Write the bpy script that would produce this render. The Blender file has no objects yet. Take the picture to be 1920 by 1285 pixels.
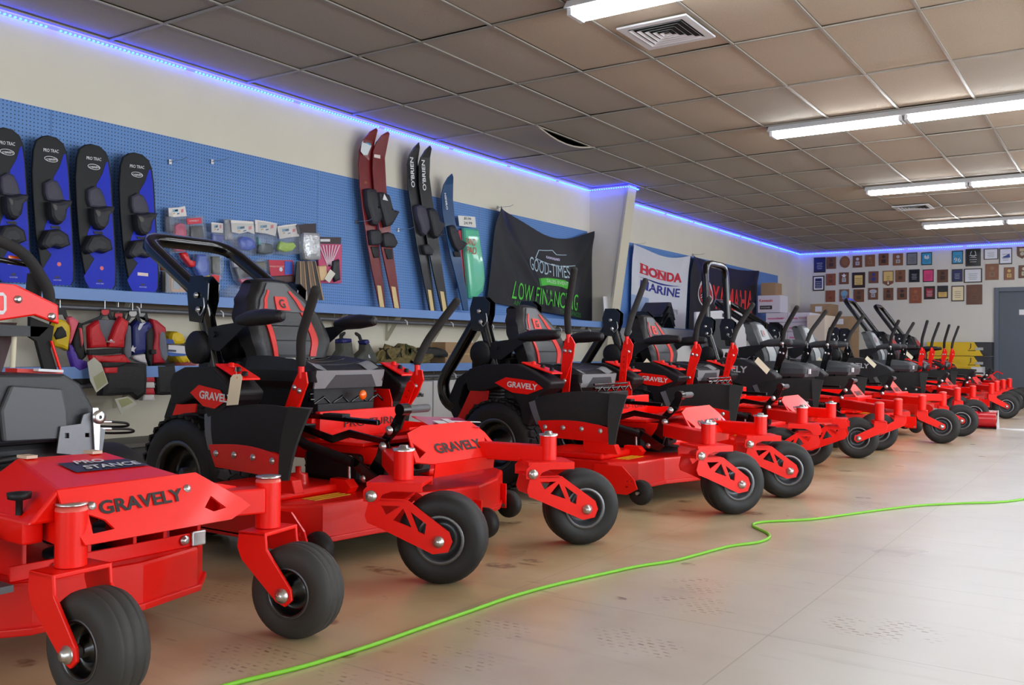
import bpy, bmesh, math, random
from mathutils import Vector, Matrix, geometry
random.seed(7)
S = bpy.context.scene
COL = S.collection
rad = math.radians
PI = math.pi

# ------------------------------------------------------------------ camera
FPX = 1735.0
cam_d = bpy.data.cameras.new('camera'); cam = bpy.data.objects.new('camera', cam_d); COL.objects.link(cam)
cam_d.sensor_width = 36.0; cam_d.lens = FPX / 1920 * 36.0; cam_d.clip_start = .05; cam_d.clip_end = 200
_y, _p, _r = rad(34.0), rad(.5), rad(.5)
CF = Vector((-math.sin(_y)*math.cos(_p), math.cos(_y)*math.cos(_p), math.sin(_p)))
_R0 = Vector((math.cos(_y), math.sin(_y), 0)); _U0 = _R0.cross(CF)
CR = _R0*math.cos(_r) + _U0*math.sin(_r); CU = -_R0*math.sin(_r) + _U0*math.cos(_r)
CP = Vector((0, 0, .85))
cam.matrix_world = Matrix(((CR.x, CU.x, -CF.x, CP.x), (CR.y, CU.y, -CF.y, CP.y), (CR.z, CU.z, -CF.z, CP.z), (0, 0, 0, 1)))
S.camera = cam
S.view_settings.view_transform = 'Standard'; S.view_settings.look = 'None'
S.view_settings.exposure = 0.45; S.view_settings.gamma = 1.0; S.view_settings.use_curve_mapping = False
S.cycles.max_bounces = 6; S.cycles.diffuse_bounces = 4; S.cycles.glossy_bounces = 3
S.cycles.transmission_bounces = 4; S.cycles.transparent_max_bounces = 8
S.cycles.caustics_reflective = False; S.cycles.caustics_refractive = False
S.cycles.sample_clamp_indirect = 4.0

w = bpy.data.worlds.new('sky'); S.world = w; w.use_nodes = True
w.node_tree.nodes['Background'].inputs[0].default_value = (.55, .7, 1, 1)
w.node_tree.nodes['Background'].inputs[1].default_value = 1.0

def area(name, loc, rot, sx, sy, power, color):
    l = bpy.data.lights.new(name, 'AREA'); l.shape = 'RECTANGLE'; l.size = sx; l.size_y = sy
    l.energy = power; l.color = color
    o = bpy.data.objects.new(name, l); COL.objects.link(o); o.location = loc; o.rotation_euler = rot
    return o
# daylight coming in through the shop windows (right-hand wall and the wall behind the camera)
P_WIN, P_BACK, E_TUBE, E_LED = 160, 70, 23.0, .95
for k, yy in enumerate((2.4, 7.0, 11.6)):
    area('window_daylight', (6.42, yy, 1.55), (0, rad(90), 0), 2.1, 3.7, P_WIN, (.86, .93, 1))
for k, xx in enumerate((-2.6, 2.4)):
    area('window_daylight', (xx, -4.42, 1.55), (rad(90), 0, 0), 3.7, 2.1, P_BACK, (.88, .94, 1))

# ------------------------------------------------------------------ projection helpers (photo pixel -> point on a real plane)
def ray(px, py): return CF*FPX + CR*(px-960) + CU*(642.5-py)
def FL(px, py, z=0.0): d = ray(px, py); return CP + d*((z-CP.z)/d.z)
def WX(px, py, X=-6.05): d = ray(px, py); return CP + d*(X/d.x)
def WY(px, py, Y=20.1): d = ray(px, py); return CP + d*(Y/d.y)

# ------------------------------------------------------------------ materials
MATS = {}
def lin(c): return tuple(((v/255)/12.92 if v/255 <= .04045 else ((v/255+.055)/1.055)**2.4) for v in c)
def mat(name, rgb, rough=.5, metal=0.0, coat=0.0, noise=0.0, nscale=20.0, bump=0.0, emit=None, alpha=1.0, spec=.5, trans=0.0):
    if name in MATS: return MATS[name]
    m = bpy.data.materials.new(name); m.use_nodes = True; nt = m.node_tree
    b = nt.nodes['Principled BSDF']; c = lin(rgb)
    b.inputs['Base Color'].default_value = (*c, 1); b.inputs['Roughness'].default_value = rough
    b.inputs['Metallic'].default_value = metal; b.inputs['Coat Weight'].default_value = coat
    b.inputs['Coat Roughness'].default_value = .08
    b.inputs['Specular IOR Level'].default_value = spec
    b.inputs['Transmission Weight'].default_value = trans
    if emit: b.inputs['Emission Color'].default_value = (*emit[0], 1); b.inputs['Emission Strength'].default_value = emit[1]
    if alpha < 1: b.inputs['Alpha'].default_value = alpha
    if noise or bump:
        tc = nt.nodes.new('ShaderNodeTexCoord'); n = nt.nodes.new('ShaderNodeTexNoise')
        n.inputs['Scale'].default_value = nscale; n.inputs['Detail'].default_value = 4
        nt.links.new(tc.outputs['Object'], n.inputs['Vector'])
        if noise:
            mx = nt.nodes.new('ShaderNodeMix'); mx.data_type = 'RGBA'
            mx.inputs[6].default_value = (*[v*(1-noise) for v in c], 1); mx.inputs[7].default_value = (*[min(1, v*(1+noise)) for v in c], 1)
            nt.links.new(n.outputs['Fac'], mx.inputs[0]); nt.links.new(mx.outputs[2], b.inputs['Base Color'])
        if bump:
            bp_ = nt.nodes.new('ShaderNodeBump'); bp_.inputs['Strength'].default_value = bump; bp_.inputs['Distance'].default_value = .01
            nt.links.new(n.outputs['Fac'], bp_.inputs['Height']); nt.links.new(bp_.outputs[0], b.inputs['Normal'])
    MATS[name] = m
    return m
RED = mat('red_powder_coat', (246, 20, 6), .38, coat=.12, spec=.35)
RED2 = mat('red_deck_paint', (230, 18, 6), .38, coat=.2, spec=.35)
BLKG = mat('gloss_black_paint', (9, 9, 11), .2, coat=.35)
BLKP = mat('black_plastic', (21, 21, 24), .5, bump=.15, nscale=300, spec=.35)
DKP = mat('dark_engine_plastic', (40, 42, 46), .48, bump=.1, nscale=200)
FOAM = mat('foam_grip', (38, 37, 37), .85, noise=.1, nscale=200)
RUB = mat('tyre_rubber', (22, 22, 23), .6, noise=.15, nscale=15, bump=.1)
RUBD = mat('dusty_tyre_rubber', (50, 49, 47), .68, noise=.25, nscale=9)
FLAP = mat('rubber_flap', (27, 26, 26), .85, noise=.25, nscale=40, bump=.1)
FLAPG = mat('flap_edge', (100, 100, 100), .35)
ZINC = mat('zinc_bolt', (205, 205, 205), .28, metal=.9)
RIM = mat('grey_rim', (92, 94, 98), .35, metal=.5)
RIMD = mat('black_rim', (14, 14, 15), .3, coat=.4)
SEATD = mat('charcoal_vinyl', (60, 62, 66), .5, bump=.15, nscale=150)
SEATK = mat('black_vinyl', (24, 24, 27), .5, bump=.12, nscale=150)
SEATG = mat('grey_vinyl', (132, 135, 139), .45, bump=.1, nscale=150)
SEATR = mat('red_vinyl', (214, 40, 34), .45)
WHITE = mat('white_print', (228, 228, 232), .5)
BLKT = mat('black_print', (22, 12, 12), .6)
ORG = mat('orange_lens', (255, 110, 20), .25, coat=.5)
CREAM = mat('cream_paper', (226, 216, 190), .7)
ALUM = mat('cast_aluminium', (120, 122, 126), .5, metal=.6, noise=.2)
STEEL = mat('dull_steel', (120, 120, 122), .4, metal=.8)
YEL = mat('yellow_plastic', (232, 190, 20), .45)

# ------------------------------------------------------------------ object helpers
def tag(o, label=None, cat=None, group=None, kind=None):
    if label: o['label'] = label
    if cat: o['category'] = cat
    if group: o['group'] = group
    if kind: o['kind'] = kind
    return o
def empty(name, loc=(0, 0, 0), label=None, cat=None, group=None, rz=0):
    o = bpy.data.objects.new(name, None); COL.objects.link(o); o.location = loc; o.rotation_euler.z = rz
    o.empty_display_size = .1
    return tag(o, label, cat, group)
class MB:
    def __init__(s): s.v = []; s.f = []; s.mi = []; s.sm = []
    def add(s, v, f, mi=0, sm=False):
        n = len(s.v); s.v += [Vector(p) for p in v]; s.f += [tuple(i+n for i in q) for q in f]; s.mi += [mi]*len(f); s.sm += [sm]*len(f); return s
    def box(s, c, d, rot=None, mi=0):
        x, y, z = d[0]/2, d[1]/2, d[2]/2
        vs = [Vector(p) for p in ((-x,-y,-z),(x,-y,-z),(x,y,-z),(-x,y,-z),(-x,-y,z),(x,-y,z),(x,y,z),(-x,y,z))]
        if rot is not None:
            M = rot if isinstance(rot, Matrix) else Matrix.Rotation(rot[1], 3, rot[0])
            vs = [M @ p for p in vs]
        c = Vector(c)
        return s.add([p+c for p in vs], [(0,3,2,1),(4,5,6,7),(0,1,5,4),(1,2,6,5),(2,3,7,6),(3,0,4,7)], mi)
    def bb(s, a, b, mi=0):
        return s.box([(a[i]+b[i])/2 for i in range(3)], [abs(a[i]-b[i]) for i in range(3)], mi=mi)
    def beam(s, a, b, wd, ht, up=(0,0,1), mi=0):
        a = Vector(a); b = Vector(b); d = (b-a); L = d.length; d.normalize()
        sd = d.cross(Vector(up)).normalized(); u = sd.cross(d)
        M = Matrix((d, sd, u)).transposed()
        return s.box((a+b)/2, (L, wd, ht), M, mi)
    def plate(s, outline, o, ex, ey, t, holes=(), mi=0):
        """2-D outline (with holes) in the plane o + x*ex + y*ey, thickness t along ex x ey"""
        o = Vector(o); ex = Vector(ex).normalized(); ey = Vector(ey).normalized(); n = ex.cross(ey)*t
        loops = [[Vector((p[0], p[1], 0)) for p in L] for L in [outline, *holes]]
        fl = [p for L in loops for p in L]
        tris = geometry.tessellate_polygon(loops); N = len(fl)
        P = [o + ex*p.x + ey*p.y for p in fl]
        fs = [];
        for t3 in tris:
            a, b, c = [fl[i] for i in t3]
            if (b-a).cross(c-a).z < 0: t3 = (t3[0], t3[2], t3[1])
            fs.append((t3[2], t3[1], t3[0])); fs.append(tuple(i+N for i in t3))
        k = 0
        for L in loops:
            m = len(L)
            ar = sum(L[i].x*L[(i+1) % m].y-L[(i+1) % m].x*L[i].y for i in range(m))
            hole = L is not loops[0]
            for i in range(m):
                j = (i+1) % m
                q = (k+i, k+j, k+j+N, k+i+N)
                if (ar < 0) != hole: q = q[::-1]
                fs.append(q)
            k += m
        return s.add(P+[p+n for p in P], fs, mi)
    def tube(s, pts, r, n=10, closed=False, mi=0, fil=0.0, fn=4, cap=True, round_end=False, sq=False):
        pts = [Vector(p) for p in pts]
        if fil:
            q = []
            m = len(pts)
            for i, p in enumerate(pts):
                if not closed and i in (0, m-1): q.append(p); continue
                a = pts[i-1]; b = pts[(i+1) % m]; d1 = a-p; d2 = b-p
                ff = min(fil, d1.length*.45, d2.length*.45); p1 = p+d1.normalized()*ff; p2 = p+d2.normalized()*ff
                for k in range(fn+1):
                    t = k/fn; q.append(p1*(1-t)**2 + p*2*t*(1-t) + p2*t*t)
            pts = q
        m = len(pts); T = []
        for i in range(m):
            a = pts[i-1] if (i or closed) else pts[i]; b = pts[(i+1) % m] if (i < m-1 or closed) else pts[i]
            T.append((b-a).normalized())
        ref = Vector((0, 0, 1)) if abs(T[0].z) < .9 else Vector((1, 0, 0))
        N = [(ref - T[0]*ref.dot(T[0])).normalized()]
        for i in range(1, m):
            v = N[-1] - T[i]*N[-1].dot(T[i]); N.append(v.normalized())
        rr = r if isinstance(r, (list, tuple)) else [r]*m
        if len(rr) != m: rr = [rr[0]]*m
        V = []
        for i in range(m):
            B = T[i].cross(N[i])
            for k in range(n):
                if sq:
                    ang = PI/4 + 2*PI*k/n; c_, s_ = math.cos(ang), math.sin(ang)
                    e = .32; mm = (abs(c_)**(2/e)+abs(s_)**(2/e))**(-e/2); c_ *= mm; s_ *= mm
                else: ang = 2*PI*k/n; c_, s_ = math.cos(ang), math.sin(ang)
                V.append(pts[i] + (N[i]*c_ + B*s_)*rr[i])
        F = [(i*n+k, i*n+(k+1) % n, ((i+1) % m)*n+(k+1) % n, ((i+1) % m)*n+k) for i in range(m if closed else m-1) for k in range(n)]
        s.add(V, F, mi, True)
        if cap and not closed:
            for i, sg in ((0, -1), (m-1, 1)):
                ring = V[i*n:(i+1)*n]; c = pts[i]
                if round_end:
                    prev = ring
                    for q in (1, 2, 3):
                        a_ = q/3*PI/2; h = math.sin(a_)*rr[i]*.9; sc = max(.02, math.cos(a_))
                        nw = [c + T[i]*sg*h + (p-c)*sc for p in ring]
                        f = [(k, (k+1) % n, n+(k+1) % n, n+k) for k in range(n)]
                        if sg < 0: f = [x[::-1] for x in f]
                        s.add(prev+nw, f, mi, True); prev = nw
                    s.add(prev, [tuple(range(n)) if sg > 0 else tuple(range(n))[::-1]], mi)
                else: s.add(ring, [tuple(range(n)) if sg > 0 else tuple(range(n))[::-1]], mi)
        return s
    def cyl(s, a, b, r, n=16, mi=0): return s.tube([a, b], r, n, mi=mi)
    def lathe(s, prof, c, axis, n=28, mi=0, sm=True, closed=False):
        """prof: list of (radius, distance along axis)"""
        c = Vector(c); ax = Vector(axis).normalized(); ref = Vector((0, 0, 1)) if abs(ax.z) < .9 else Vector((1, 0, 0))
        u = ax.cross(ref).normalized(); v = ax.cross(u)
        V = [c + ax*h + (u*math.cos(2*PI*k/n)+v*math.sin(2*PI*k/n))*r for r, h in prof for k in range(n)]
        m = len(prof); F = []
        for i in range(m if closed else m-1):
            j = (i+1) % m
            for k in range(n): F.append((i*n+k, j*n+k, j*n+(k+1) % n, i*n+(k+1) % n))
        return s.add(V, F, mi, sm)
    def grid(s, fn, nu, nv, mi=0, sm=True, thick=0.0, nrm=None):
        V = [Vector(fn(i/nu, j/nv)) for j in range(nv+1) for i in range(nu+1)]
        F = [(j*(nu+1)+i, j*(nu+1)+i+1, (j+1)*(nu+1)+i+1, (j+1)*(nu+1)+i) for j in range(nv) for i in range(nu)]
        s.add(V, F, mi, sm)
        if thick:
            n = Vector(nrm)*thick; V2 = [p-n for p in V]
            s.add(V2, [f[::-1] for f in F], mi, sm)
            edge = [i for i in range(nu+1)] + [j*(nu+1)+nu for j in range(1, nv+1)] + [nv*(nu+1)+i for i in range(nu-1, -1, -1)] + [j*(nu+1) for j in range(nv-1, 0, -1)]
            m = len(edge); W = [V[i] for i in edge]+[V2[i] for i in edge]
            s.add(W, [(k, k+m, (k+1) % m+m, (k+1) % m) for k in range(m)], mi, False)
        return s
    def build(s, name, mats, parent=None, bevel=0.0, bseg=2, label=None, sub=0, loc=None, fixn=False):
        me = bpy.data.meshes.new(name); me.from_pydata([tuple(p) for p in s.v], [], s.f)
        if not isinstance(mats, (list, tuple)): mats = [mats]
        for m in mats: me.materials.append(m)
        me.polygons.foreach_set('material_index', s.mi); me.polygons.foreach_set('use_smooth', s.sm)
        if fixn:
            bm = bmesh.new(); bm.from_mesh(me); bmesh.ops.recalc_face_normals(bm, faces=bm.faces); bm.to_mesh(me); bm.free()
        me.update()
        o = bpy.data.objects.new(name, me); COL.objects.link(o)
        if parent: o.parent = parent
        if loc: o.location = loc
        if bevel:
            md = o.modifiers.new('bevel', 'BEVEL'); md.width = bevel; md.segments = bseg; md.limit_method = 'ANGLE'; md.angle_limit = rad(40)
            md.harden_normals = False
        if sub:
            md = o.modifiers.new('sub', 'SUBSURF'); md.levels = sub; md.render_levels = sub
        if label: o['label'] = label
        return o
def bolts(pts, d, r=.011, h=.008, name='bolt', m=None, parent=None):
    d = Vector(d).normalized()
    for p in pts:
        p = Vector(p); b = MB(); b.lathe([(r*1.25, -.001), (r*1.25, h*.35), (r, h*.4), (r*.85, h*.9), (r*.4, h*1.1), (0.0005, h*1.1)], p, d, 10); b.build('rivet' if name == 'rivets' else 'bolt', m or ZINC, parent)

# text as real flat letters, laid on a plane or on a surface function
TXT = {}
def text(txt, o, ex, ey, h, m, parent=None, name='lettering', width=None, bold=0.0, align='L', surf=None, ext=.0015, shear=0.0, label=None):
    key = (txt, round(bold, 4), round(shear, 3))
    if key not in TXT:
        c = bpy.data.curves.new('t', 'FONT'); c.body = txt; c.size = 1.0; c.offset = bold; c.resolution_u = 3; c.shear = shear
        t = bpy.data.objects.new('t', c); COL.objects.link(t)
        dg = bpy.context.evaluated_depsgraph_get(); me = bpy.data.meshes.new_from_object(t.evaluated_get(dg))
        TXT[key] = ([v.co.copy() for v in me.vertices], [tuple(p.vertices) for p in me.polygons])
        bpy.data.objects.remove(t); bpy.data.curves.remove(c); bpy.data.meshes.remove(me)
    V, F = TXT[key]
    x0 = min(v.x for v in V); x1 = max(v.x for v in V); y0 = min(v.y for v in V); y1 = max(v.y for v in V)
    sy = h/(y1-y0); sx = (width/(x1-x0)) if width else sy
    off = {'L': 0, 'C': -(x1-x0)*sx/2, 'R': -(x1-x0)*sx}[align]
    b = MB()
    if surf: P = [surf((v.x-x0)*sx+off, (v.y-y0)*sy) for v in V]
    else:
        o = Vector(o); ex = Vector(ex).normalized(); ey = Vector(ey).normalized(); n = ex.cross(ey)*ext
        P = [o + ex*((v.x-x0)*sx+off) + ey*((v.y-y0)*sy) + n for v in V]
    b.add(P, F); return b.build(name, m, parent, label=label)
def disc(c, n, r, m, parent, name, k=20, ry=None, up=(0, 0, 1), t=.002):
    n = Vector(n).normalized(); u = Vector(up); u = (u-n*u.dot(n)).normalized(); e = u.cross(n)
    pts = [(math.cos(2*PI*i/k)*r, math.sin(2*PI*i/k)*(ry or r)) for i in range(k)]
    b = MB(); b.plate(pts, c, e, u, t); 
    return b.build(name, m, parent, fixn=True)
# ------------------------------------------------------------------ setting
H = 3.02
def wall_mat(name, rgb, sc=3):
    return mat(name, rgb, .75, noise=.05, nscale=sc, spec=.3)
CREAMW = wall_mat('cream_wall_paint', (228, 222, 204))
FARW = wall_mat('far_wall_paint', (214, 211, 204))
TRIMW = mat('cream_trim', (205, 198, 178), .6)
def floor_mat():
    m = bpy.data.materials.new('stained_vinyl_floor'); m.use_nodes = True; nt = m.node_tree; N = nt.nodes; L = nt.links
    b = N['Principled BSDF']; tc = N.new('ShaderNodeTexCoord'); P = tc.outputs['Object']
    def noise(sc, det=5, vec=P, rough=.6):
        n = N.new('ShaderNodeTexNoise'); n.inputs['Scale'].default_value = sc; n.inputs['Detail'].default_value = det
        n.inputs['Roughness'].default_value = rough; L.new(vec, n.inputs['Vector']); return n.outputs['Fac']
    def ramp(fac, stops):
        r = N.new('ShaderNodeValToRGB'); L.new(fac, r.inputs[0]); e = r.color_ramp.elements
        e[0].position = stops[0][0]; e[0].color = (*stops[0][1], 1); e[1].position = stops[-1][0]; e[1].color = (*stops[-1][1], 1)
        for p, c in stops[1:-1]: q = e.new(p); q.color = (*c, 1)
        return r.outputs[0]
    def mix(fac, a, bb_, mode='MIX'):
        x = N.new('ShaderNodeMix'); x.data_type = 'RGBA'; x.blend_type = mode
        for s, v in ((0, fac), (6, a), (7, bb_)):
            if hasattr(v, 'links'): L.new(v, x.inputs[s])
            else: x.inputs[s].default_value = v if s == 0 else (*v, 1)
        return x.outputs[2]
    def math_(op, a, c=None):
        x = N.new('ShaderNodeMath'); x.operation = op
        for s, v in ((0, a), (1, c)):
            if v is None: continue
            if hasattr(v, 'links'): L.new(v, x.inputs[s])
            else: x.inputs[s].default_value = v
        return x.outputs[0]
    base = ramp(noise(1.1, 3), [(.3, lin((176, 150, 108))), (.5, lin((198, 178, 138))), (.7, lin((212, 198, 166)))])
    sx = N.new('ShaderNodeSeparateXYZ'); L.new(P, sx.inputs[0])
    # window reflection put into the colour: floor paler and greyer right of the mowers
    glare = N.new('ShaderNodeMapRange'); glare.inputs[1].default_value = -1.9; glare.inputs[2].default_value = -.5; L.new(sx.outputs[0], glare.inputs[0])
    base = mix(math_('MULTIPLY', glare.outputs[0], .85), base, lin((214, 214, 212)))
    # rusty tracked-in stains
    st = ramp(noise(1.6, 4, rough=.55), [(.5, (0, 0, 0)), (.75, (1, 1, 1))])
    inv = math_('SUBTRACT', 1.0, glare.outputs[0])
    base = mix(math_('MULTIPLY', math_('MULTIPLY', st, inv), .55), base, lin((146, 110, 62)))
    mp = N.new('ShaderNodeMapping'); mp.inputs['Scale'].default_value = (1, 3.2, 1); L.new(P, mp.inputs[0])
    spots = ramp(noise(4.2, 1.5, mp.outputs[0]), [(.70, (0, 0, 0)), (.76, (1, 1, 1))])
    base = mix(math_('MULTIPLY', math_('MULTIPLY', spots, inv), .6), base, lin((110, 76, 44)))
    # faint sheet joints
    br = N.new('ShaderNodeTexBrick'); br.offset = 0.0; br.inputs['Scale'].default_value = 1.0; br.inputs['Mortar Size'].default_value = .0025
    br.inputs['Brick Width'].default_value = .915; br.inputs['Row Height'].default_value = .915; L.new(P, br.inputs['Vector'])
    base = mix(math_('MULTIPLY', br.outputs['Fac'], .3), base, lin((110, 105, 95)))
    # tyre tread prints: rows of small dashes inside oval patches
    tb = N.new('ShaderNodeTexBrick'); tb.inputs['Scale'].default_value = 1.0; tb.inputs['Mortar Size'].default_value = .0095
    tb.inputs['Brick Width'].default_value = .036; tb.inputs['Row Height'].default_value = .024; tb.inputs['Mortar Smooth'].default_value = .3
    wn = N.new('ShaderNodeTexNoise'); wn.inputs['Scale'].default_value = 6
    L.new(P, wn.inputs['Vector']); va = N.new('ShaderNodeMix'); va.data_type = 'VECTOR'; va.inputs[0].default_value = .03
    L.new(P, va.inputs[4]); L.new(wn.outputs['Color'], va.inputs[5]); L.new(va.outputs[1], tb.inputs['Vector'])
    dash = math_('SUBTRACT', 1.0, tb.outputs['Fac'])
    total = None
    for (x, y, rx, ry) in PRINTS:
        mp = N.new('ShaderNodeMapping'); mp.vector_type = 'TEXTURE'; mp.inputs['Location'].default_value = (x, y, 0); mp.inputs['Scale'].default_value = (rx, ry, 1)
        L.new(P, mp.inputs[0]); g = N.new('ShaderNodeTexGradient'); g.gradient_type = 'SPHERICAL'; L.new(mp.outputs[0], g.inputs[0])
        v = math_('MINIMUM', math_('MULTIPLY', g.outputs['Fac'], 3.0), 1.0)
        total = v if total is None else math_('MAXIMUM', total, v)
    wear = ramp(noise(12, 4), [(.44, (0, 0, 0)), (.62, (1, 1, 1))])
    base = mix(math_('MULTIPLY', math_('MULTIPLY', math_('MULTIPLY', total, dash), wear), .9), base, lin((128, 96, 58)))
    tot = None
    for (x, y, rx, ry) in SPOTS:
        mp = N.new('ShaderNodeMapping'); mp.vector_type = 'TEXTURE'; mp.inputs['Location'].default_value = (x, y, 0); mp.inputs['Scale'].default_value = (rx, ry, 1)
        L.new(va.outputs[1], mp.inputs[0]); g = N.new('ShaderNodeTexGradient'); g.gradient_type = 'SPHERICAL'; L.new(mp.outputs[0], g.inputs[0])
        v = math_('MINIMUM', math_('MULTIPLY', g.outputs['Fac'], 4.0), 1.0); tot = v if tot is None else math_('MAXIMUM', tot, v)
    blot = ramp(noise(26, 3), [(.36, (0, 0, 0)), (.58, (1, 1, 1))])
    base = mix(math_('MULTIPLY', math_('MULTIPLY', tot, blot), .7), base, lin((104, 70, 40)))
    scuff = N.new('ShaderNodeMapping'); scuff.inputs['Rotation'].default_value = (0, 0, .7); scuff.inputs['Scale'].default_value = (1.2, 9, 1); L.new(P, scuff.inputs[0])
    sc_ = ramp(noise(1.6, 6, scuff.outputs[0]), [(.56, (0, 0, 0)), (.74, (1, 1, 1))])
    base = mix(math_('MULTIPLY', sc_, .22), base, lin((142, 132, 116)))
    L.new(base, b.inputs['Base Color'])
    rr = ramp(noise(1.7, 2), [(.3, (.27,)*3), (.7, (.33,)*3)]); L.new(rr, b.inputs['Roughness'])
    b.inputs['Specular IOR Level'].default_value = .6
    bm = N.new('ShaderNodeBump'); bm.inputs['Strength'].default_value = .015; bm.inputs['Distance'].default_value = .01
    L.new(noise(3, 2), bm.inputs['Height']); L.new(bm.outputs[0], b.inputs['Normal'])
    return m
PRINTS = [(*FL(px, py)[:2], rx, ry) for px, py, rx, ry in ((470, 1235, .17, .13), (440, 1108, .17, .12), (410, 1122, .1, .1), (860, 1235, .14, .1),
          (1205, 1210, .14, .12), (1310, 1098, .13, .13), (1300, 1133, .16, .12), (1630, 948, .16, .2), (1170, 1195, .12, .1), (700, 1280, .2, .1), (1650, 1180, .2, .16), (930, 1180, .14, .1))]
SPOTS = [(*FL(px, py)[:2], rx, ry) for px, py, rx, ry in ((950, 1073, .07, .05), (1010, 1064, .05, .03), (1297, 967, .05, .045), (1254, 973, .035, .03), (730, 1083, .12, .05), (1300, 1070, .035, .03), (1177, 1136, .03, .02), (1290, 949, .05, .05), (1625, 942, .05, .04), (620, 1180, .06, .04), (60, 1262, .04, .03), (240, 1150, .06, .05), (1120, 1005, .05, .04), (975, 990, .04, .05), (1420, 972, .05, .05), (1590, 890, .05, .06), (665, 1245, .04, .03))]
o = MB().bb((-6.25, -4.7, -.12), (6.75, 20.3, 0)).build('floor', floor_mat()); tag(o, kind='structure')
tag(MB().bb((-6.25, -4.7, 0), (-6.05, 20.3, 3.4)).build('wall_left', CREAMW), kind='structure')
tag(MB().bb((-6.05, 20.1, 0), (-2.28, 20.3, 3.4)).bb((-2.28, 20.1, 2.15), (-1.2, 20.3, 3.4)).bb((-1.2, 20.1, 0), (6.5, 20.3, 3.4)).build('wall_far', FARW), kind='structure')
ww = MB(); ww.plate([(-4.7, 0), (20.3, 0), (20.3, 3.4), (-4.7, 3.4)], (6.5, 0, 0), (0, 1, 0), (0, 0, 1), .2,
                    [[(c-1.9, .45), (c+1.9, .45), (c+1.9, 2.65), (c-1.9, 2.65)] for c in (2.4, 7.0, 11.6)])
tag(ww.build('wall_right', CREAMW, fixn=True), kind='structure')
ww = MB(); ww.plate([(-6.05, 0), (6.5, 0), (6.5, 3.4), (-6.05, 3.4)], (0, -4.5, 0), (1, 0, 0), (0, 0, 1), .2,
                    [[(c-1.9, .45), (c+1.9, .45), (c+1.9, 2.65), (c-1.9, 2.65)] for c in (-2.6, 2.4)])
tag(ww.build('wall_near', CREAMW, fixn=True), kind='structure')
for k, (c, side) in enumerate(((2.4, 0), (7.0, 0), (11.6, 0), (-2.6, 1), (2.4, 1))):
    b = MB()
    for (a0, z0, a1, z1) in ((-1.9, .45, 1.9, .52), (-1.9, 2.58, 1.9, 2.65), (-1.9, .52, -1.83, 2.58), (1.83, .52, 1.9, 2.58), (-.03, .52, .03, 2.58)):
        if side == 0: b.bb((6.5, c+a0, z0), (6.6, c+a1, z1))
        else: b.bb((c+a0, -4.6, z0), (c+a1, -4.5, z1))
    wn_ = b.build('window_%d' % (k+1), mat('window_frame', (60, 62, 66), .4, metal=.5)); tag(wn_, kind='structure')
    g = MB()
    if side == 0: g.bb((6.55, c-1.83, .52), (6.556, c+1.83, 2.58))
    else: g.bb((c-1.83, -4.556, .52), (c+1.83, -4.55, 2.58))
    g.build('pane', mat('window_glass', (235, 240, 245), .02, trans=1.0), wn_)
# suspended ceiling: every tile seen is a part; runners between them
ceil = MB().bb((-6.25, -4.7, H+.25), (6.75, 20.3, H+.4)).build('ceiling', mat('dark_plenum', (92, 70, 48), .9)); tag(ceil, kind='structure')
TILE = mat('ceiling_tile', (188, 174, 156), .92, noise=.16, nscale=140, spec=.2, bump=.25)
TILE2 = mat('ceiling_tile_grey', (178, 169, 156), .92, noise=.16, nscale=140, spec=.2, bump=.25)
GRIDM = mat('ceiling_runner', (158, 152, 142), .4)
def tile_bm(b, x0, y0, x1, y1, dz=0, sag=.007, n=4, tilt=(0, 0)):
    def f(u, v):
        return (x0+(x1-x0)*u, y0+(y1-y0)*v, H+.012+dz - sag*16*u*(1-u)*v*(1-v) + tilt[0]*(u-.5)+tilt[1]*(v-.5))
    b.grid(lambda u, v: f(v, u), n, n)
xs = [-6.05] + [-5.41+.61*k for k in range(0, 20)] + [6.5]
ys = [5.03+1.22*k for k in range(-8, 13)] + [20.1]; ys[0] = -4.5
rest = MB(); ti = 0
for i in range(len(xs)-1):
    for j in range(len(ys)-1):
        x0, x1, y0, y1 = xs[i]+.004, xs[i+1]-.004, ys[j]+.004, ys[j+1]-.004
        if i == 1 and abs(ys[j]-7.47) < .01:
            b = MB()   # the tile that has slipped out of the grid and hangs down at one edge
            b.grid(lambda v, u: (x0+(x1-x0)*u, y0+(y1-y0)*v, H+.01-.085*math.sin(PI*v)*u**1.5), 8, 6, thick=.015, nrm=(0, 0, -1))
            b.build('ceiling_tile', TILE2, ceil); continue
        vis = x0 < .4 and y1 > 1.5
        if vis:
            b = MB(); tile_bm(b, x0, y0, x1, y1, dz=random.uniform(-.001, .004), sag=random.uniform(.003, .011), tilt=(random.uniform(-.004, .004), random.uniform(-.004, .004)))
            b.build('ceiling_tile', TILE2 if (i < 4 or random.random() < .3) else TILE, ceil); ti += 1
        else: tile_bm(rest, x0, y0, x1, y1, n=1)
r_ = rest.build('far_side_tile', TILE, ceil); r_['kind'] = 'stuff'
b = MB()
for x in xs[1:-1]: b.bb((x-.009, -4.5, H-.004), (x+.009, 20.1, H+.006))
for y in ys[1:-1]: b.bb((-6.05, y-.009, H-.0035), (6.5, y+.009, H+.006))
b.bb((-6.05, -4.5, H-.004), (-6.02, 20.1, H+.006)); b.bb((-6.05, 20.07, H-.004), (6.5, 20.1, H+.006))
b.build('ceiling_runner', GRIDM, ceil)
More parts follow.
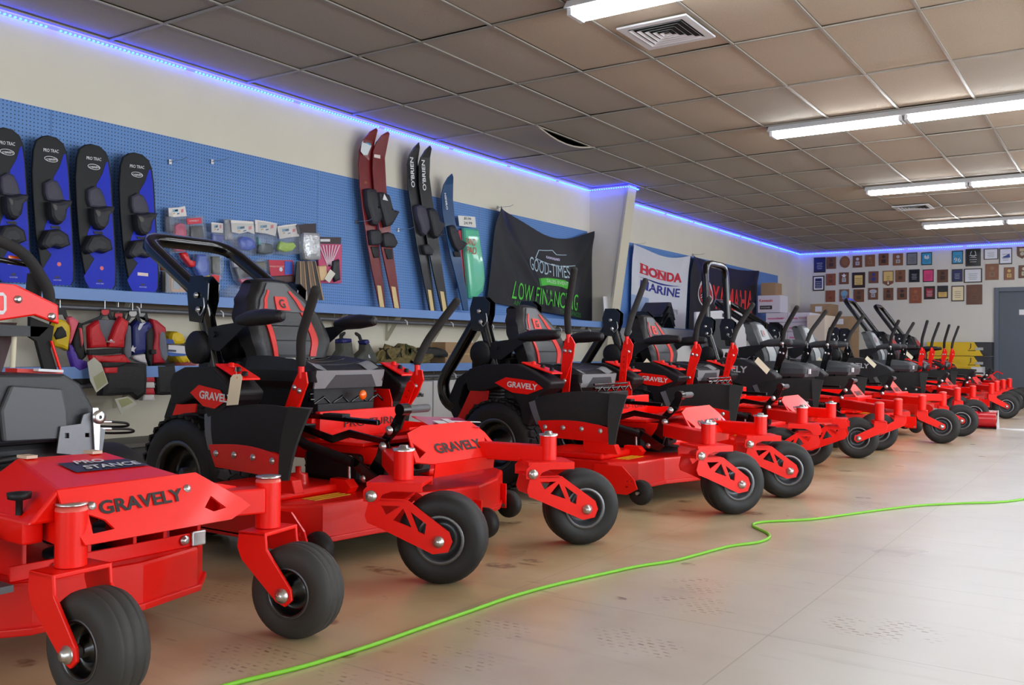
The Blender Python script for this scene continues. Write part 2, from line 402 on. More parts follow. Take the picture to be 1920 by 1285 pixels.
# steel column boxed against the left wall, tapering downwards
b = MB()
zt, zb = H, 0
X0, X1 = -5.47, -5.90
b.add([(-6.05, 10.8, zb), (X1, 10.8, zb), (X1, 10.94, zb), (-6.05, 10.94, zb), (-6.05, 10.8, zt), (X0, 10.8, zt), (X0, 10.94, zt), (-6.05, 10.94, zt)],
      [(0, 3, 2, 1), (4, 5, 6, 7), (0, 1, 5, 4), (1, 2, 6, 5), (2, 3, 7, 6), (3, 0, 4, 7)])
colm = b.build('trim_1', CREAMW); tag(colm, kind='structure')
b = MB()
b.add([(X1-.012, 10.77, zb), (X1+.012, 10.77, zb), (X1+.012, 11.0, zb), (X1-.012, 11.0, zb), (X0-.012, 10.77, zt), (X0+.012, 10.77, zt), (X0+.012, 11.0, zt), (X0-.012, 11.0, zt)],
      [(0, 3, 2, 1), (4, 5, 6, 7), (0, 1, 5, 4), (1, 2, 6, 5), (2, 3, 7, 6), (3, 0, 4, 7)])
b.build('column_flange', TRIMW, colm)
# baseboards
tag(MB().bb((-6.05, -4.5, 0), (-6.035, 20.1, .1)).build('baseboard_left', mat('dark_base', (50, 48, 46), .6)), kind='structure')
tag(MB().bb((-1.1, 20.085, 0), (6.5, 20.1, .1)).bb((-6.05, 20.085, 0), (-2.4, 20.1, .1)).build('baseboard_far', mat('dark_base', (50, 48, 46), .6)), kind='structure')
# door in the far wall
DOORM = mat('slate_door_paint', (78, 86, 98), .5); FRM = mat('door_frame_paint', (84, 92, 106), .45)
d = MB().bb((-2.2, 20.13, 0), (-1.28, 20.17, 2.07)).build('door_1', DOORM); tag(d, kind='structure')
MB().bb((-2.28, 20.06, 0), (-2.2, 20.2, 2.15)).bb((-1.28, 20.06, 0), (-1.2, 20.2, 2.15)).bb((-2.2, 20.06, 2.07), (-1.28, 20.2, 2.15)).build('door_frame', FRM, d, bevel=.004)
MB().lathe([(.001, 0), (.03, 0), (.03, .01), (.012, .02), (.012, .05), (.03, .06), (.03, .09), (.001, .1)], (-1.36, 20.13, 1.0), (0, -1, 0), 16).build('door_knob', ZINC, d)
MB().bb((-1.86, 20.122, 1.62), (-1.72, 20.13, 1.72)).build('notice', WHITE, d)
# fluorescent strip lights
TUBEM = mat('fluorescent_tube', (255, 255, 255), .4, emit=((.92, .96, 1.0), E_TUBE))
FIX = mat('white_enamel', (222, 224, 228), .4)
def fixture(x, y, where, joined=True):
    t = empty('strip_light', (x, y, H), 'white twin-tube fluorescent strip light, lit, ' + where, 'ceiling light', 'fluorescent strip lights')
    b = MB(); b.add([(0, -.055, -.0), (0, .055, 0), (0, .10, -.06), (0, -.10, -.06), (2.44, -.055, 0), (2.44, .055, 0), (2.44, .10, -.06), (2.44, -.10, -.06)],
                   [(0, 1, 2, 3), (4, 7, 6, 5), (0, 4, 5, 1), (1, 5, 6, 2), (2, 6, 7, 3), (3, 7, 4, 0)]); b.build('housing', FIX, t, bevel=.004)
    for x0 in (.03, 1.24):
        for s in (-1, 1):
            MB().cyl((x0+.02, s*.06, -.085), (x0+1.15, s*.06, -.085), .019, 12).build('tube', TUBEM, t)
        [MB().bb((xx_, -.085, -.105), (xx_+.03, .085, -.06)).build('lamp_holder', FIX, t, bevel=.003) for xx_ in (x0-.01, x0+1.15)]
    return t
for k, (y, wh) in enumerate(((4.97, 'nearest the camera'), (8.76, 'second row from the camera'), (12.58, 'third row from the camera'), (16.42, 'farthest row, near the plaques'))):
    fixture(-2.93, y, wh + ', left end'); fixture(-.46, y, wh + ', right half')
for k, y in enumerate((1.2, 4.97, 8.76, 12.58)): 
    fixture(2.6, y, 'in the right aisle, row %s, out of the picture' % ('one', 'two', 'three', 'four')[k])
# square ceiling diffusers
def diffuser(x, y, lab):
    t = empty('air_vent', (x, y, H-.004), lab, 'vent')
    b = MB(); z = 0
    b.plate([(-.25, -.25), (.25, -.25), (.25, .25), (-.25, .25)], (0, 0, -.012), (1, 0, 0), (0, 1, 0), .012, [[(-.2, -.2), (.2, -.2), (.2, .2), (-.2, .2)]])
    b.build('vent_frame', FIX, t, fixn=True)
    MB().bb((-.2, -.2, -.002), (.2, .2, 0.003)).build('dark_backing', mat('vent_dark', (25, 24, 22), .9), t)
    for k, r in enumerate((.19, .15, .11, .07, .035)):
        q = MB(); r2 = r-.017
        a = [(-r, -r, -.016), (r, -r, -.016), (r, r, -.016), (-r, r, -.016), (-r2, -r2, -.005), (r2, -r2, -.005), (r2, r2, -.005), (-r2, r2, -.005)]
        q.add(a, [(0, 1, 5, 4), (1, 2, 6, 5), (2, 3, 7, 6), (3, 0, 4, 7)]); q.build('louvre', FIX, t)
diffuser(-2.64, 5.75, 'square white louvred air vent in the ceiling beside the nearest strip light')
diffuser(-2.73, 14.6, 'small far air vent in the ceiling beyond the third row of lights')
# LED rope along the top of the walls
path = [(-6.035, -2, H-.03), (-6.035, 10.75, H-.03), (-5.44, 10.75, H-.03), (-5.44, 11.02, H-.03), (-6.035, 11.02, H-.03), (-6.035, 20.08, H-.03), (4.0, 20.08, H-.03)]
led = empty('led_strip', (-6.03, -2, H-.03), 'glowing blue LED light strip along the top of the walls', 'light strip')
b = MB()
inv = Vector((-6.03, -2, H-.03))
for k, (p, q) in enumerate(zip(path, path[1:])): b.beam(Vector(p)-inv, Vector(q)-inv, .006, .016)
b.build('tape', mat('led_tape', (40, 60, 200), .5, emit=((.014, .016, 1.0), 15*E_LED)), led)
b = MB()
for p, q in zip(path, path[1:]):
    p, q = Vector(p), Vector(q); L_ = (q-p).length; n = int(L_/.034)
    for i in range(n):
        if (i % 32) in (30, 31): continue
        c = p+(q-p)*((i+.5)/n)-inv; b.box(c+Vector((.003, -.003, -.005)), (.012, .012, .008))
leds = b.build('diode', mat('led_diode', (120, 200, 255), .4, emit=((.03, .30, 1.0), E_LED*6.0)), led); leds['kind'] = 'stuff'
# pegboard panels
def peg_mat():
    m = bpy.data.materials.new('blue_pegboard'); m.use_nodes = True; nt = m.node_tree; N = nt.nodes; L = nt.links; b = N['Principled BSDF']
    tc = N.new('ShaderNodeTexCoord'); sx = N.new('ShaderNodeSeparateXYZ'); L.new(tc.outputs['Object'], sx.inputs[0])
    def mt(op, a, c=None):
        x = N.new('ShaderNodeMath'); x.operation = op
        for s, v in ((0, a), (1, c)):
            if v is None: continue
            if hasattr(v, 'links'): L.new(v, x.inputs[s])
            else: x.inputs[s].default_value = v
        return x.outputs[0]
    def cell(o): f = mt('FRACT', mt('DIVIDE', o, .0254)); return mt('POWER', mt('SUBTRACT', f, .5), 2.0)
    d = mt('SQRT', mt('ADD', cell(sx.outputs[1]), cell(sx.outputs[2])))
    hole = mt('LESS_THAN', d, .17)
    n = N.new('ShaderNodeTexNoise'); n.inputs['Scale'].default_value = 1.2; L.new(tc.outputs['Object'], n.inputs['Vector'])
    mx = N.new('ShaderNodeMix'); mx.data_type = 'RGBA'; mx.inputs[6].default_value = (*lin((92, 136, 200)), 1); mx.inputs[7].default_value = (*lin((104, 150, 212)), 1); L.new(n.outputs['Fac'], mx.inputs[0])
    m2 = N.new('ShaderNodeMix'); m2.data_type = 'RGBA'; m2.inputs[7].default_value = (*lin((28, 44, 84)), 1); L.new(hole, m2.inputs[0]); L.new(mx.outputs[2], m2.inputs[6])
    L.new(m2.outputs[2], b.inputs['Base Color']); b.inputs['Roughness'].default_value = .55
    bu = N.new('ShaderNodeBump'); bu.inputs['Strength'].default_value = .6; bu.inputs['Distance'].default_value = .003; bu.invert = True; L.new(hole, bu.inputs['Height']); L.new(bu.outputs[0], b.inputs['Normal'])
    return m
PEG = peg_mat(); SHB = mat('shelf_edge_blue', (112, 150, 212), .45)
pegs = empty('pegboard', (-6.04, 5, 1.2), 'long blue pegboard on the left wall above the shelf, up to the column', 'pegboard')
for y0 in (-1.48, .96, 3.40, 5.84, 8.28):
    y1 = min(y0+2.44, 10.76); MB().bb((-.01, y0+.0015-5, .035), (.0, y1-.0015-5, 1.24)).build('panel', PEG, pegs)
pegs = empty('pegboard', (-6.04, 15, 1.0), 'second blue pegboard on the left wall between the column and the far corner', 'pegboard')
for y0 in (11.06, 13.5, 15.94): 
    y1 = y0+2.44 if y0 < 15 else 18.6; MB().bb((-.01, y0+.0015-15, .1), (.0, y1-.0015-15, 1.42)).build('panel', PEG, pegs)
RAILM = mat('grey_rail', (98, 100, 106), .45, metal=.4)
def shelf(z, y0, y1, front, lab):
    t = empty('wall_shelf', (-6.05, y0, z), lab, 'shelf')
    L_ = y1-y0; f = front+6.05
    MB().bb((.0, 0, -.02), (f, L_, 0)).build('shelf_board', mat('shelf_top_blue', (88, 128, 196), .5), t)
    MB().bb((f, 0, -.075), (f+.015, L_, .004)).build('shelf_edge', SHB, t, bevel=.002)
    MB().cyl((f-.02, 0, -.125), (f-.02, L_, -.125), .017, 12).build('hanging_rail', RAILM, t)
    MB().bb((.0, 0, -.13), (.02, L_, -.02)).build('shade_strip', mat('brown_shade_strip', (128, 112, 92), .7), t)  # brown strip: the shade under the shelf modelled as a coloured slab
    y = .35
    while y < L_:
        b = MB(); b.plate([(0, -.02), (f-.03, -.02), (f-.03, -.045), (.03, -.3), (0, -.3)], (0, y, 0), (1, 0, 0), (0, 0, 1), .004, [[(.03, -.05), (f-.1, -.05), (.03, -.22)]])
        b.build('bracket', TRIMW, t, fixn=True)
        MB().tube([(f-.03, y+.03, -.1), (f-.005, y+.03, -.115), (f+.0, y+.03, -.145)], .006, 6, round_end=True).build('rail_hook', WHITE, t)
        y += .72
    return t
shelf(1.235, -1.5, 10.74, -5.80, 'upper blue wall shelf under the pegboard with a grey hanging rail')
shelf(.715, -1.5, 10.74, -5.76, 'lower blue wall shelf with a grey rail, below the hanging vests')
t = empty('platform', (-5.83, 4.0, 0), 'low dark grey platform on the floor against the left wall', 'platform')
MB().bb((-.2, -2.4, 0), (.2, 1.15, .17)).build('body', mat('platform_grey', (64, 64, 64), .6), t)
MB().bb((-.21, -2.42, .17), (.22, 1.17, .2)).build('top', mat('platform_top_lit', (98, 96, 92), .6), t, bevel=.004)  # paler than the body: light on the top is put into its colour
# ------------------------------------------------------------------ riding mowers
V3 = Vector
def seat(t, grey, dx, dz):
    """two-piece seat: contoured back with inset panels, cushion, armrests. x is forwards"""
    if grey: OUT, MID, TOP = mat('dim_grey_vinyl', (70, 73, 77), .5), mat('mid_grey_vinyl', (92, 95, 99), .5), mat('light_grey_vinyl', (160, 163, 167), .5)
    else: OUT, MID, TOP = SEATK, SEATD, mat('headrest_grey', (88, 91, 96), .5)
    zb, hh = .76+dz, .38
    hw = [(0, .225), (.25, .255), (.5, .25), (.72, .205), (.9, .145), (1, .11)]
    def wid(v):
        for (a, p), (c, q) in zip(hw, hw[1:]):
            if v <= c: s = (v-a)/(c-a); s = s*s*(3-2*s); return p+(q-p)*s
        return hw[-1][1]
    def surf(u, v, off=0.0):
        """u -1..1 across, v 0..1 up"""
        y = u*wid(v); lean = -.13*v**1.15
        bol = .055*(abs(u)**2.4)*(1-.75*max(0, v-.6)/.4) + .028*math.exp(-((v-.25)/.22)**2)
        edge = -.05*max(0, abs(u)-.86)/.14
        return V3((-1.29+dx+lean+bol+edge+off, y, zb+hh*v + (-.012*u*u if v > .9 else 0)))
    b = MB()
    b.grid(lambda a, c: surf(-1+2*a, c), 18, 16)
    b.grid(lambda a, c: surf(1-2*a, c)+V3((-.075-.02*math.sin(PI*min(1, c*1.1)) , 0, 0))*(1-.0*abs(1-2*a)), 18, 16)
    for s in (-1, 1):
        b.grid(lambda a, c: surf(s, c)*(1-a)+(surf(s, c)+V3((-.075-.02*math.sin(PI*min(1, c*1.1)), 0, 0)))*a if s > 0 else surf(s, c)*a+(surf(s, c)+V3((-.075-.02*math.sin(PI*min(1, c*1.1)), 0, 0)))*(1-a), 3, 16)
    b.grid(lambda a, c: surf(-1+2*a, 1)*(1-c)+(surf(-1+2*a, 1)+V3((-.075, 0, 0)))*c + V3((0, 0, .018*math.sin(PI*c))), 18, 4)
    b.grid(lambda a, c: surf(1-2*a, 0)*(1-c)+(surf(1-2*a, 0)+V3((-.075, 0, 0)))*c, 18, 2)
    sb = b.build('backrest', OUT, t, fixn=False)
    def patch(name, m, u0, u1, v0, v1, off, par=sb, n=6):
        # u0,u1: functions of v
        q = MB(); q.grid(lambda a, c: surf(u0(v0+(v1-v0)*c)*(1-a)+u1(v0+(v1-v0)*c)*a, v0+(v1-v0)*c, off), n*2, 10, thick=.01, nrm=(1, 0, 0)); return q.build(name, m, par)
    if not grey:
        for k in range(3):
            patch('back_panel', MID, lambda v: -.44, lambda v: .44, .04+.19*k, .215+.19*k, .006)
        for s in (-1, 1):
            lo = (lambda v, s=s: s*(.46+.0*v)); hi = (lambda v, s=s: s*(.60+.0*v))
            patch('red_stripe', SEATR, lo if s > 0 else hi, hi if s > 0 else lo, .02, .60, .009)
            lo2 = (lambda v, s=s: s*(.50-.1*(v-.62)/.3)); hi2 = (lambda v, s=s: s*(.62-.12*(v-.62)/.3))
            patch('upper_red_stripe', SEATR, lo2 if s > 0 else hi2, hi2 if s > 0 else lo2, .62, .88, .0155)
        patch('headrest_panel', TOP, lambda v: -.80+.75*(v-.6), lambda v: .80-.75*(v-.6), .60, .985, .010, n=10)
        c0, c1, cm = .62, .80, SEATR
    else:
        patch('headrest_panel', TOP, lambda v: -.42-.5*max(0, v-.35), lambda v: .42+.5*max(0, v-.35), .44, .97, .006, n=8)
        patch('lower_panel', TOP, lambda v: -.38-.1*v, lambda v: .38+.1*v, .03, .42, .005)
        for s in (-1, 1):
            lo = (lambda v, s=s: s*.5); hi = (lambda v, s=s: s*.8)
            patch('side_bolster', MID, lo if s > 0 else hi, hi if s > 0 else lo, .03, .46, .007)
        c0, c1, cm = .66, .82, mat('pale_grey_vinyl', (150, 150, 154), .5)
    patch('seat_emblem', cm, lambda v: -.2, lambda v: .2, c0, c1, .0175, n=3)
    emb = lambda x, y: surf((x-.012)/.21, c0+.035+y/hh, .0185)
    text('G', None, None, None, .045, SEATK if not grey else SEATR, sb, 'emblem_letter', width=.036, bold=.02, surf=lambda x, y: surf((x-.018)/.215, c0+.03+y/.38, .0205))
    # cushion
    def cs(u, v):   # u across -1..1, v 0 back..1 front (top surface)
        y = u*.235*(1-.06*v)
        z = .735+dz+.025*abs(u)**3 + .012*math.sin(v*PI*1.6) - .035*max(0, v-.86)/.14
        return V3((-1.36+dx+.47*v, y, z))
    b = MB(); top = lambda a, c: cs(-1+2*a, c)
    n = 14
    prof = [(1.0, 0.0), (1.04, -.035), (1.02, -.085), (.93, -.115)]
    rings = []
    def rim(k):  # outline points, counter-clockwise
        out = []
        for i in range(n): out.append(cs(-1+2*i/n, 1))
        for i in range(n): out.append(cs(1, 1-i/n))
        for i in range(n): out.append(cs(1-2*i/n, 0))
        for i in range(n): out.append(cs(-1, i/n))
        c = V3((-1.12+dx, 0, 0)); r, dzz = prof[k]
        return [V3((c.x+(p.x-c.x)*r, p.y*r, p.z*(1 if k == 0 else 0)+(0 if k == 0 else .74+dz)+dzz)) for p in out]
    b.grid(lambda a, c: cs(-1+2*a, c), n, n, sm=True)
    m = 4*n
    for k in range(3):
        A, B_ = rim(k), rim(k+1); b.add(A+B_, [(i, (i+1) % m, (i+1) % m+m, i+m)[::-1] for i in range(m)], 0, True)
    b.add(rim(3), [tuple(range(m))])
    cu = b.build('cushion', OUT, t)
    # lighter front facing and its dark inset
    fx = -.89+dx
    def fr(u, w_, off=0): return V3((fx+.024+off-.016*w_-.02*abs(u)**3, u*.225, .735+dz-.028-w_*.082))
    q = MB(); q.grid(lambda a, c: fr(-1+2*a, c), 14, 4, thick=.008, nrm=(-1, 0, 0)); q.build('front_facing', SEATG if not grey else MID, cu)
    q = MB(); q.grid(lambda a, c: (lambda w_: fr((-1+2*a)*(.45+.3*w_), w_, .004))(.25+.75*c), 8, 4, thick=.006, nrm=(-1, 0, 0)); q.build('front_inset', MID if not grey else SEATD, cu)
    for s in (-1, 1):
        q = MB(); q.grid(lambda a, c: cs((.60 if s > 0 else -.93)+.33*a, .80+.18*c)+V3((0, 0, .004)), 5, 4); q.build('corner_facing', SEATG if not grey else MID, cu)
    for vv in (.3, .52, .74):
        MB().tube([cs(-.85+1.7*i/12, vv)+V3((0, 0, .001)) for i in range(13)], .003, 6).build('seam', SEATK, cu)
    if grey: MB().bb((fx+.02, -.2, .655+dz), (fx+.034, -.15, .70+dz)).build('warning_label', WHITE, cu)
    # armrests
    for s in (-1, 1):
        a = empty('armrest', (0, 0, 0)); a.parent = t
        y = s*.335
        pts = [(-1.27, .935), (-1.2, .942), (-1.10, .948), (-1.00, .95)] if s < 0 else [(-1.31, .935), (-1.24, .942), (-1.15, .948), (-1.06, .95)]
        MB().tube([(x+dx, y, z+dz) for x, z in pts], [.022, .036, .038, .028], 12, round_end=True).build('arm_pad', SEATK if not grey else SEATD, a)
        MB().plate([(-1.5, .80), (-1.42, .79), (-1.25, .90), (-1.16, .925), (-1.18, .935), (-1.4, .915), (-1.5, .90)], (dx, y-s*.012-.003, dz), (1, 0, 0), (0, 0, 1), .006).build('arm_bracket', BLKP, a, fixn=True)
        MB().cyl((-1.45+dx, s*.24, .87+dz), (-1.45+dx, s*.345, .87+dz), .014, 10).build('pivot', BLKP, a)
    MB().bb((-1.32+dx, -.2, .56+dz*.5), (-.92+dx, .2, .63+dz)).build('seat_pan', BLKP, t, bevel=.006)

def wheel(name, c, axis, r, w_, parent, tyre=RUB, rim=RIM, rimr=.5, groove=False, hub=True):
    """tyre with rounded shoulders; the parts of the rim are its children"""
    h = w_/2
    P = [(r*rimr, -h*.78), (r*(rimr+.08), -h*.95), (r*.8, -h*1.0), (r*.93, -h*.86), (r*.985, -h*.6), (r, -h*.3)]
    if groove: P = P[:-1]+[(r*.995, -h*.52), (r*.985, -h*.48), (r*.985, -h*.44), (r, -h*.40), (r, -.03*h), (r*.985, 0)]
    P = P + [(a, -b) for a, b in P[::-1] if b != 0]
    w = MB().lathe(P, c, axis, 40).build(name, tyre, parent)
    b = MB(); q = r*rimr
    b.lathe([(q*1.12, h*.80), (q*1.1, h*.92), (q*1.0, h*.95), (q*.93, h*.72), (q*.9, h*.30), (q*.55, h*.24), (q*.5, h*.5), (q*.28, h*.52), (q*.26, h*.8), (.001, h*.8)], c, axis, 32)
    b.lathe([(q*1.12, -h*.80), (q*1.1, -h*.92), (q*1.0, -h*.95), (q*.93, -h*.72), (q*.9, -h*.30), (q*.55, -h*.24), (q*.5, -h*.5), (q*.28, -h*.52), (q*.26, -h*.8), (.001, -h*.8)], c, axis, 32)
    b.build('wheel_rim', [rim], w)
    for s in (-1, 1): MB().lathe([(q*.99, s*h*.9), (q*1.13, s*h*.96), (q*1.13, s*h*.9)], c, axis, 32).build('rim_lip', STEEL if rim == RIM else RIM, w)
    return w
def caster(t, px, py, th, style, ztop, zbot, r, ww, trail):
    """post, fork and wheel; th = swivel of the fork from straight ahead"""
    grp = empty('caster', (0, 0, 0)); grp.parent = t
    MB().cyl((px, py, zbot), (px, py, ztop), .037, 20).build('caster_post', RED, grp, bevel=.003)
    cb = MB()
    if style == 'susp': cb.lathe([(.042, 0), (.042, .008), (.02, .009), (.016, .02), (.001, .02)], (px, py, ztop), (0, 0, 1), 16); cm = ZINC
    elif style == 'flat': cb.lathe([(.038, 0), (.038, .006), (.03, .01), (.001, .011)], (px, py, ztop), (0, 0, 1), 20); cm = mat('pale_cap', (190, 150, 150), .3, metal=.3)
    else: cb.lathe([(.038, 0), (.036, .008), (.02, .014), (.001, .016)], (px, py, ztop), (0, 0, 1), 20); cm = mat('red_cap', (230, 90, 80), .3, coat=.4)
    cb.build('post_cap', cm, grp)
    u = V3((math.cos(th), math.sin(th), 0)); v = V3((-math.sin(th), math.cos(th), 0)); O = V3((px, py, 0)); Z = V3((0, 0, 1))
    def at(a, b, z): return O+u*a+v*b+Z*z
    M = Matrix((u, v, Z)).transposed(); g = ww/2+.012
    f = MB()
    if style == 'susp':
        f.box(at(-.012, 0, zbot-.008), (.205, 2*g+.02, .014), M)
        for s in (-1, 1):
            f.plate([(-.125, -.06), (-.075, -.066), (-.055, -.035), (-.02, -.022), (.09, -.022), (.09, 0.006), (-.10, 0.006), (-.125, -.02)], at(0, s*(g+.008)-.004, zbot-.01), u, Z, -.008)
        f.build('suspension_bracket', RED, grp, bevel=.003, fixn=True)
        f = MB(); zt = zbot-.062; ta = trail
        ol = [(-.12, zt-.06), (-.105, zt), (.035, zt), (ta+.038, r+.035), (ta+.05, r), (ta+.035, r-.036), (ta-.02, r-.045), (-.06, zt-.105), (-.11, zt-.085)]
        dx_, dz_ = ta-.02, (r-.0)-(zt-.03)
        def P(k, w): return (-.02+dx_*k+w*.33, zt-.055+dz_*k*.95+w)
        h1 = [(-.06, zt-.022), (.01, zt-.022), (-.042, zt-.056)]
        h2 = [(.022, zt-.03), (.052, zt-.098), (-.016, zt-.074)]
        h3 = [(.048, zt-.042), (.105, zt-.084), (.10, zt-.122), (.076, zt-.112)]
        for s in (-1, 1): f.plate(ol, at(0, s*(g+.004)-.004, 0), u, Z, -.008, [h1, h2, h3])
        f.box(at(-.04, 0, zt-.002), (.13, 2*g+.016, .01), M)
        f.build('caster_fork', RED, grp, fixn=True)
        bolts([at(-.095, -(g+.014), zt+.012)], -v, .017, .014, 'pivot_bolt', parent=grp)
    else:
        k = .1
        for s in (-1, 1):
            f.plate([(-.045, zbot-.002), (.05, zbot-.002), (.055, zbot-.05), (trail+.03, r+.02), (trail+.034, r-.012), (trail+.01, r-.032), (trail-.022, r-.02), (-.035, zbot-.085), (-.05, zbot-.05)], at(0, s*(g+.005)-.005, 0), u, Z, -.010)
        f.box(at(.0025, 0, zbot-.008), (.095, 2*g+.02, .012), M)
        f.build('caster_fork', RED, grp, bevel=.003, fixn=True)
    ax = at(trail, 0, r)
    wheel('caster_wheel', ax, v, r, ww, grp, RUB if style != 'm0' else RUBD, RIM if style != 'm0' else RIMD, .48, groove=True)
    b = MB(); b.cyl(ax-v*(g+.006), ax+v*(g+.006), .012, 10)
    b.lathe([(.022, g+.008), (.022, g+.014), (.014, g+.018), (.012, g+.026), (.001, g+.027)], ax, v, 12)
    b.lathe([(.022, g+.008), (.022, g+.014), (.014, g+.018), (.012, g+.026), (.001, g+.027)], ax, -v, 12)
    b.build('axle_bolt', ZINC, grp)

def rear_wheel(t, x, y, s):
    w = wheel('rear_wheel', (x, y, .28), (0, 1, 0), .272, .24, t, RUB, RIMD, .52)
    b = MB()
    n = 34
    for k in range(n):
        a = 2*PI*k/n
        for j, (yy, da) in enumerate(((-.085, 0), (-.03, .5), (.03, 0), (.085, .5))):
            aa = a+da*2*PI/n; rr = .272 if abs(yy) < .05 else .266
            M = Matrix.Rotation(-aa, 3, 'Y')
            b.box(V3((x, y+yy, .28))+M @ V3((0, 0, rr)), (.036, .044, .013), M @ Matrix.Rotation((.35 if j % 2 else -.35), 3, 'Z'))
    o = b.build('tread_lugs', RUB, w); o['kind'] = 'stuff'

def mower(cx, cy, label, style='red', w=.41, bdx=0.0, bdz=0.0, hoop='down', caster_kind='susp', th=(30, 30), lev=(0, 0), group='riding mowers in the row', tagm=True, extra=None, flaptop=.0, ztop=.458, pod=(-1.45, -.86), posts=None, trail=.17):
    t = empty('riding_mower', (cx, cy, 0), label, 'mower', group)
    zbot = ztop-(.105 if caster_kind == 'susp' else .135)
    if posts: PL = [FL(*p, ztop)-V3((cx, cy, 0)) for p in posts]
    else: PL = [V3((0, -w, 0)), V3((0, w, 0))]
    # chassis
    b = MB()
    for s in (-1, 1):
        b.beam((-.24, s*.22, .395), (-1.62, s*.22, .395), .05, .075)
        b.beam((PL[(s+1)//2].x, PL[(s+1)//2].y, .397), (-.30, s*.235, .397), .07, .075, up=(0, 0, 1))
    b.bb((-.34, -.24, .36), (-.25, .24, .435))
    b.bb((-1.62, -.24, .36), (-1.52, .24, .43))
    b.build('frame', RED, t, bevel=.006)
    for pp, a in zip(PL, th): caster(t, pp.x, pp.y, rad(a), caster_kind, ztop, zbot, .165, .15, trail)
    # front hood plate with the name
    ex = V3((0, 1, 0)); lo = V3((-.13, 0, .37)); hi = V3((-.25, 0, .52)); ey = (hi-lo); hh = ey.length; ey.normalize(); nn = ex.cross(ey)
    if style == 'red':
        b = MB()
        b.plate([(-.16, 0), (.28, 0), (.34, .02), (.31, hh*.65), (.25, hh), (-.10, hh), (-.21, hh*.85), (-.26, .02)], lo, ex, ey, .006, [[(-.225, .035), (-.165, .06), (-.215, .115)], [(.30, .04), (.25, .035), (.285, .10)]])
        b.plate([(-.15, -.055), (.28, -.055), (.28, 0.002), (-.15, .002)], lo, ex, (0.12, 0, 1), .006)
        b.build('hood_front', RED, t, fixn=True)
        text('GRAVELY', lo+ey*.045+ex*(-.10)+nn*.0065, ex, ey, .05, BLKT, t, width=.33, bold=.03)
        b = MB(); b.add([(-.25, -.17, .52), (-.25, .22, .52), (-.44, .26, .475), (-.44, -.24, .475), (-.25, -.17, .508), (-.25, .22, .508), (-.44, .26, .463), (-.44, -.24, .463)],
                       [(0, 1, 2, 3), (4, 7, 6, 5), (0, 4, 5, 1), (1, 5, 6, 2), (2, 6, 7, 3), (3, 7, 4, 0)]); b.build('hood_top', RED, t)
    else:
        b = MB(); b.plate([(-.20, .0), (.16, .0), (.12, hh*1.05), (-.16, hh*1.05)], lo+V3((-.03, 0, .03)), ex, ey, .006)
        b.build('hood_front', mat('orange_red_plate', (238, 70, 52), .45), t, fixn=True)
        text('GRAVELY', lo+V3((-.03, 0, .03))+ey*.075+ex*(-.14)+nn*.0065, ex, ey, .05, BLKT, t, width=.24, bold=.03)
        MB().bb((-.4, -.26, .40), (-.16, .26, .455)).build('front_cover', RED, t, bevel=.008)
    # foot pan and riser below the seat
    b = MB(); b.bb((-.80, -.27, .435), (-.42, .30, .45)); b.bb((-.80, .285, .45), (-.42, .30, .50))
    b.build('foot_pan', RED, t, bevel=.003)
    b = MB(); b.bb((-.71, -.27, .45), (-.68, .30, .572)); b.bb((-1.2, -.3, .52), (-.7, .3, .545))
    b.build('seat_riser', RED, t, bevel=.004)
    if style == 'red':
        text('PRO-TURN', (-.678, -.12, .495), (0, 1, 0), (0, 0, 1), .034, BLKT, t, width=.36)
        g = MB()
        for i in range(5):
            for j in range(4): g.lathe([(.011, 0), (.009, .004), (.001, .004)], (-.50-.055*i, -.16+.04*j, .45), (0, 0, 1), 6)
        g.build('tread_studs', RED, t)['kind'] = 'stuff'
    for s in (-1, 1):
        MB().plate([(-.97, .52), (-.79, .52), (-.79, .60), (-.81, .655), (-.97, .655)], (bdx*.4-(.06 if s < 0 else 0), s*.275, 0), (1, 0, 0), (0, 0, 1), .006).build('seat_side_plate', RED if s > 0 else BLKP, t, fixn=True)
    # things seen under the cushion
    MB().bb((-.80, -.2, .555), (-.765, .17, .60)).build('battery_tray', BLKP, t, bevel=.005)
    b = MB()
    for k in range(4): b.tube([(-.79, -.2+.12*k, .60), (-.79, -.14+.12*k, .63), (-.79, -.1+.12*k, .60)], .006, 6)
    b.tube([(-.8, -.22, .62), (-.8, .22, .62)], .01, 8); b.tube([(-.8, -.22, .645), (-.8, .22, .645)], .007, 8)
    b.build('seat_suspension', BLKG, t)['kind'] = 'stuff'
    if bdx > 0: MB().lathe([(.001, 0), (.022, .0), (.024, .008), (.015, .016), (.001, .018)], (-.77+bdx*.3, .05, .635), (1, 0, 0), 14).build('reflector', ORG, t)
    # deck
    b = MB(); OL = [(-1.02, -.60), (-.90, -.74), (-.42, -.74), (-.30, -.62), (-.27, -.35), (-.18, -.1), (-.12, .16), (-.2, .42), (-.34, .66), (-.48, .76), (-.9, .76), (-1.02, .62)]
    b.plate(OL, (0, 0, .10), (1, 0, 0), (0, 1, 0), .15); b.build('deck', RED2, t, bevel=.012, fixn=True)
    b = MB(); m = len(OL)
    b.plate([(x*1.0+.0, y) for x, y in OL], (.012, 0, .1), (1, 0, 0), (0, 1, 0), .022); b.build('deck_lip', RED2, t, bevel=.004, fixn=True)
    for (x, y, r_) in ((-.62, -.45, .12), (-.45, .0, .12), (-.62, .45, .12)):
        MB().lathe([(r_, 0), (r_*.9, .03), (.045, .035), (.04, .075), (.012, .08), (.012, .105), (.001, .105)], (x, y, .25), (0, 0, 1), 20).build('spindle_cover', BLKP if y == 0 else RED2, t)
    MB().bb((-.92, -.70, .25), (-.48, -.30, .285)).build('belt_cover', RED, t, bevel=.012)
